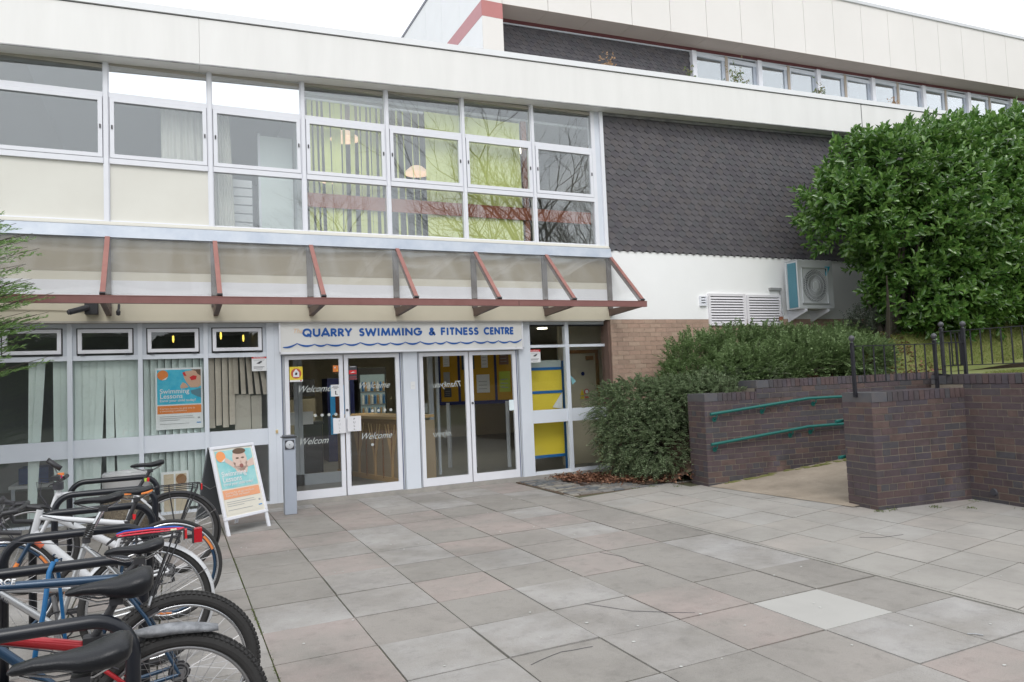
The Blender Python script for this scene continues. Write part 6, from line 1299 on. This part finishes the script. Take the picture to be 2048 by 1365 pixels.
    if spec.get('rack'):
        rk = spec['rack']; b = MB(); z = r*2+.06 if 'rz' not in spec else spec['rz']; x0, x1 = -.15+spec.get('rx', 0), .20+spec.get('rx', 0); rr_ = .0048
        for s_ in (-1, 1):
            b.tube([(x0-.05, s_*.02, z-.04), (x0, s_*.05, z), (x1-.03, s_*.06, z+.002), (x1, s_*.04, z-.0), (x1, 0, z)], rr_, rk, 6); b.tube([(x0+.02, s_*.06, z-.03), (x1-.02, s_*.065, z-.03)], rr_*.9, rk, 6)
            for xx, xe in ((x0+.10, .0), (x1-.06, .02), (x1-.02, .03)): b.tube([(xx, s_*.06, z), (xx, s_*.065, z-.03), (xe*.5, s_*.075, r+.01)], rr_*.9, rk, 6)
        for xx in np.linspace(x0, x1-.03, 6): b.tube([(xx, -.055, z), (xx, .055, z)], rr_*.8, rk, 6)
        rko = Bld(b, 'rack')
        b = MB(); b.box(x1+.005, x1+.018, -.03, .03, z-.055, z-.005, redp); b.box(x1-.002, x1+.005, -.035, .035, z-.06, z, darkm); Bld(b, 'reflector', rko)
        if spec.get('bungee'):
            b = MB(); rb, bb_ = mat('bungee_red', (.62, .03, .06), .5), mat('bungee_blue', (.01, .08, .42), .5)
            for yy, mm, dz in ((-.03, rb, .012), (-.055, rb, .002), (.01, bb_, .016), (.04, bb_, .006)): b.tube([(x0, yy*.5, z+dz-.005), (x0+.04, yy, z+dz+.006), ((x0+x1)/2, yy*1.05, z+dz+.008), (x1-.05, yy*.9, z+dz), (x1-.0, 0, z+.004)], .0052, mm, 8)
            for yy in (-.03, -.055): b.tube([(x1-.07, yy, z+.008), (x1-.04, yy*.8, z+.007)], .007, mat('hook_cream', (.62, .58, .40), .5), 8)
            Bld(b, 'bungee_cords', rko)
            b = MB(); b.box(x1+.055, x1+.10, -.03, .03, z-.085, z-.005, mat('lamp_red', (.42, .01, .02), .25)); b.box(x1+.018, x1+.055, -.012, .012, z-.06, z-.04, darkm); b.box(x1+.045, x1+.055, -.032, .032, z-.088, z-.0, darkm); Bld(b, 'rear_lamp', rko)
    if spec.get('light'):
        q = st.lerp(topp, spec['light'][0]); b = MB(); b.obox(q+Vector((.030, 0, 0)), (.010, 0, -.003), (0, .014, 0), (.003, 0, .016), redp); b.obox(q+Vector((.012, 0, 0)), (.010, 0, 0), (0, .014, 0), (0, 0, .014), spec['light'][1]); Bld(b, 'rear_lamp')
    if spec.get('clip_guard'):
        c = MB(); secs = []; mudm = mat('dusty_plastic', (.10, .105, .115), .6, c2=(.30, .31, .33), vs=22, bump=.4, bs=40)
        P0 = Vector(spec['clip_guard'][0]); P1_ = Vector(spec['clip_guard'][1])
        for i in range(15):
            f = i/14; p = P0.lerp(P1_, f)+Vector((0, 0, .018*math.sin(f*math.pi))); wv = .012+.026*min(1, f*3)*(1-.35*max(0, f-.8)/.2); hh = .026*min(1, f*4)*(1-.6*f**3)
            secs.append([p+Vector((0, -wv, -hh)), p+Vector((0, -wv*.7, 0)), p+Vector((0, 0, .006)), p+Vector((0, wv*.7, 0)), p+Vector((0, wv, -hh)), p+Vector((0, wv*.6, -.008)), p+Vector((0, 0, -.002)), p+Vector((0, -wv*.6, -.008))])
        c.loft(secs, mudm); go = Bld(c, 'clip_on_mudguard', T, 'all'); b = MB(); q = st+(topp-st)*.15; b.tube([q+Vector((-.03, 0, 0)), q, P0+Vector((.02, 0, -.005))], [.02, .018, .012], darkm, 8); b.obox(q, (.03, 0, 0), (0, .024, 0), (0, 0, .016), darkm); Bld(b, 'clamp', go)
    if spec.get('mirror'):
        b = MB(); e = bc+Vector((-.02, .22, .02)); b.tube([e, e+Vector((-.02, .0, .05)), e+Vector((-.04, 0, .11))], .005, chrome, 6); mo = Bld(b, 'mirror_arm'); b = MB(); secs = []
        for f, rd in ((0, .01), (.15, .032), (.5, .04), (.85, .036), (1, .012)): secs.append([e+Vector((-.085+.10*f, .0, .155-.085*f))+Vector((math.cos(a)*.012, math.sin(a)*rd, math.cos(a)*.018)) for a in [2*math.pi*k/14 for k in range(14)]])
        b.loft(secs, darkm); Bld(b, 'mirror', mo); b = MB(); b.lathe(tuple(bc+Vector((-.02, .12, .02))), [(.001, 0), (.024, .0), (.024, .03), (.001, .035)], chrome, 12); b.lathe(tuple(bc+Vector((0, .15, .02))), [(.001, 0), (.012, 0), (.012, .02), (.001, .022)], mat('button_pink', (.7, .03, .15), .5), 10); b.obox(bc+Vector((.0, .17, .05)), (.022, 0, 0), (0, .02, 0), (0, 0, .01), orange); b.obox(bc+Vector((-.02, 0, .035)), (.03, 0, 0), (0, .04, 0), (0, 0, .018), darkm); b.obox(bc+Vector((.0, 0, -.03)), (.035, 0, 0), (0, .04, 0), (0, 0, .03), inkd); Bld(b, 'bell_and_lamp', ho)
    return T
wp_ = mat('bike_white', (.62, .63, .65), .25, coat=.5); redf = mat('bike_red', (.42, .012, .02), .3, metal=.35, coat=.6); navyf = mat('bike_navy', (.012, .045, .095), .3, metal=.3, coat=.6); silf = mat('bike_silver', (.48, .49, .50), .3, metal=.7, coat=.3); grf = mat('bike_grey', (.30, .31, .33), .35, metal=.5)
bicycle(dict(at=(1.66, -7.80, 2, 0), label='nearest bicycle, cut off by the frame edge, only its wide black saddle showing', frame=grf, r=.335, tyre=.022, wb=1.03, bb=(-.44, .28), seat_cl=(-.32, .70), ht=(-.90, .86), hb=(-.94, .72), saddle=(-.335, .915), sl=.27, sw=1.0, sth=1.35))
bicycle(dict(at=(1.555, -6.90, 3.5, 0), label='red mountain bicycle with knobbly tyres and a dusty clip on mudguard', frame=redf, r=.337, tyre=.026, knob=True, rim=steel, wb=1.02, bb=(-.40, .29), seat_cl=(-.275, .675), ht=(-.87, .885), hb=(-.925, .76), saddle=(-.205, .885), sl=.28, sw=1.15, sth=1.9, ttk=1.25, clip_guard=((-.16, 0, .70), (.155, 0, .675)), crank=75))
bicycle(dict(at=(1.575, -6.36, 0, 0), label='dark blue mountain bicycle with knobbly tyres and white lettering on its top tube', frame=navyf, r=.338, tyre=.026, knob=True, rim=chrome, wb=1.02, bb=(-.40, .29), seat_cl=(-.215, .775), ht=(-.81, .845), hb=(-.86, .72), saddle=(-.17, .895), sl=.235, sw=.95, ttk=1.15, word=('FORCE', paper, 't', .032), wpos=.10, light=(.1, mat('rust_clamp', (.2, .12, .08), .8)), crank=20))
bicycle(dict(at=(1.415, -5.22, 0, 0), label='silver town bicycle with a pale mudguard and red and blue cords on its rack', frame=silf, r=.35, tyre=.019, rim=chrome, wb=1.05, bb=(-.44, .30), seat_cl=(-.30, .76), ht=(-.78, .86), hb=(-.85, .64), saddle=(-.235, .985), sl=.25, post=chrome, spr=.0135, gaiter=True, step=True, guard=mat('guard_white', (.62, .63, .65), .3), rack=darkm, rx=.0, rz=.765, bungee=True, bars='flat', barc=chrome, stem=.10, reach=.03, noguard_front=True, dtk=1.25, word=('TRAIL', inkd, 'd', .03), crank=100))
bicycle(dict(at=(1.53, -4.32, 0, 0), label='white racing bicycle with navy and orange rims and drop handlebars', frame=wp_, r=.345, tyre=.0125, rim=chrome, rimd=.010, rim2=navyf, wb=.985, bb=(-.42, .285), seat_cl=(-.26, .695), ht=(-.765, .825), hb=(-.80, .675), saddle=(-.215, .905), sl=.25, sw=.9, trim=orange, bars='drop', stem=.03, reach=.09, ttk=1.1, dtk=1.9, fork=navyf, fork2=orange, word=('VIKI', navyf, 'd', .055), decal=((.06, .16, mat('decal_coral', (.72, .16, .08), .4)),), light=(.25, darkm), crank=35))
bicycle(dict(at=(1.58, -2.93, 0, 0), label='tall white bicycle with a black rear rack, round mirror and black mudguards', frame=wp_, r=.352, tyre=.021, rim=steel, wb=1.075, bb=(-.44, .29), seat_cl=(-.30, .745), ht=(-.875, .80), hb=(-.94, .60), saddle=(-.215, .965), sl=.265, guard=mat('guard_black', (.03, .03, .033), .4), rack=darkm, rx=.0, rz=.765-.0, bars='flat', stem=.06, reach=.02, dtk=1.9, ttk=1.5, mirror=True, light=(.55, mat('lamp_lime', (.45, .6, .1), .5)), crank=50))
bicycle(dict(at=(1.30, -5.78, 0, 0), label='pale grey and red bicycle, half hidden between the blue one and the silver one', frame=wp_, r=.34, tyre=.02, wb=1.03, rim=chrome, bb=(-.43, .28), seat_cl=(-.31, .60), ht=(-.86, .74), hb=(-.90, .62), saddle=(-.30, .70), sl=.22, decal=((.10, .3, redp),), dtk=1.6, crank=95)) if 0 else None
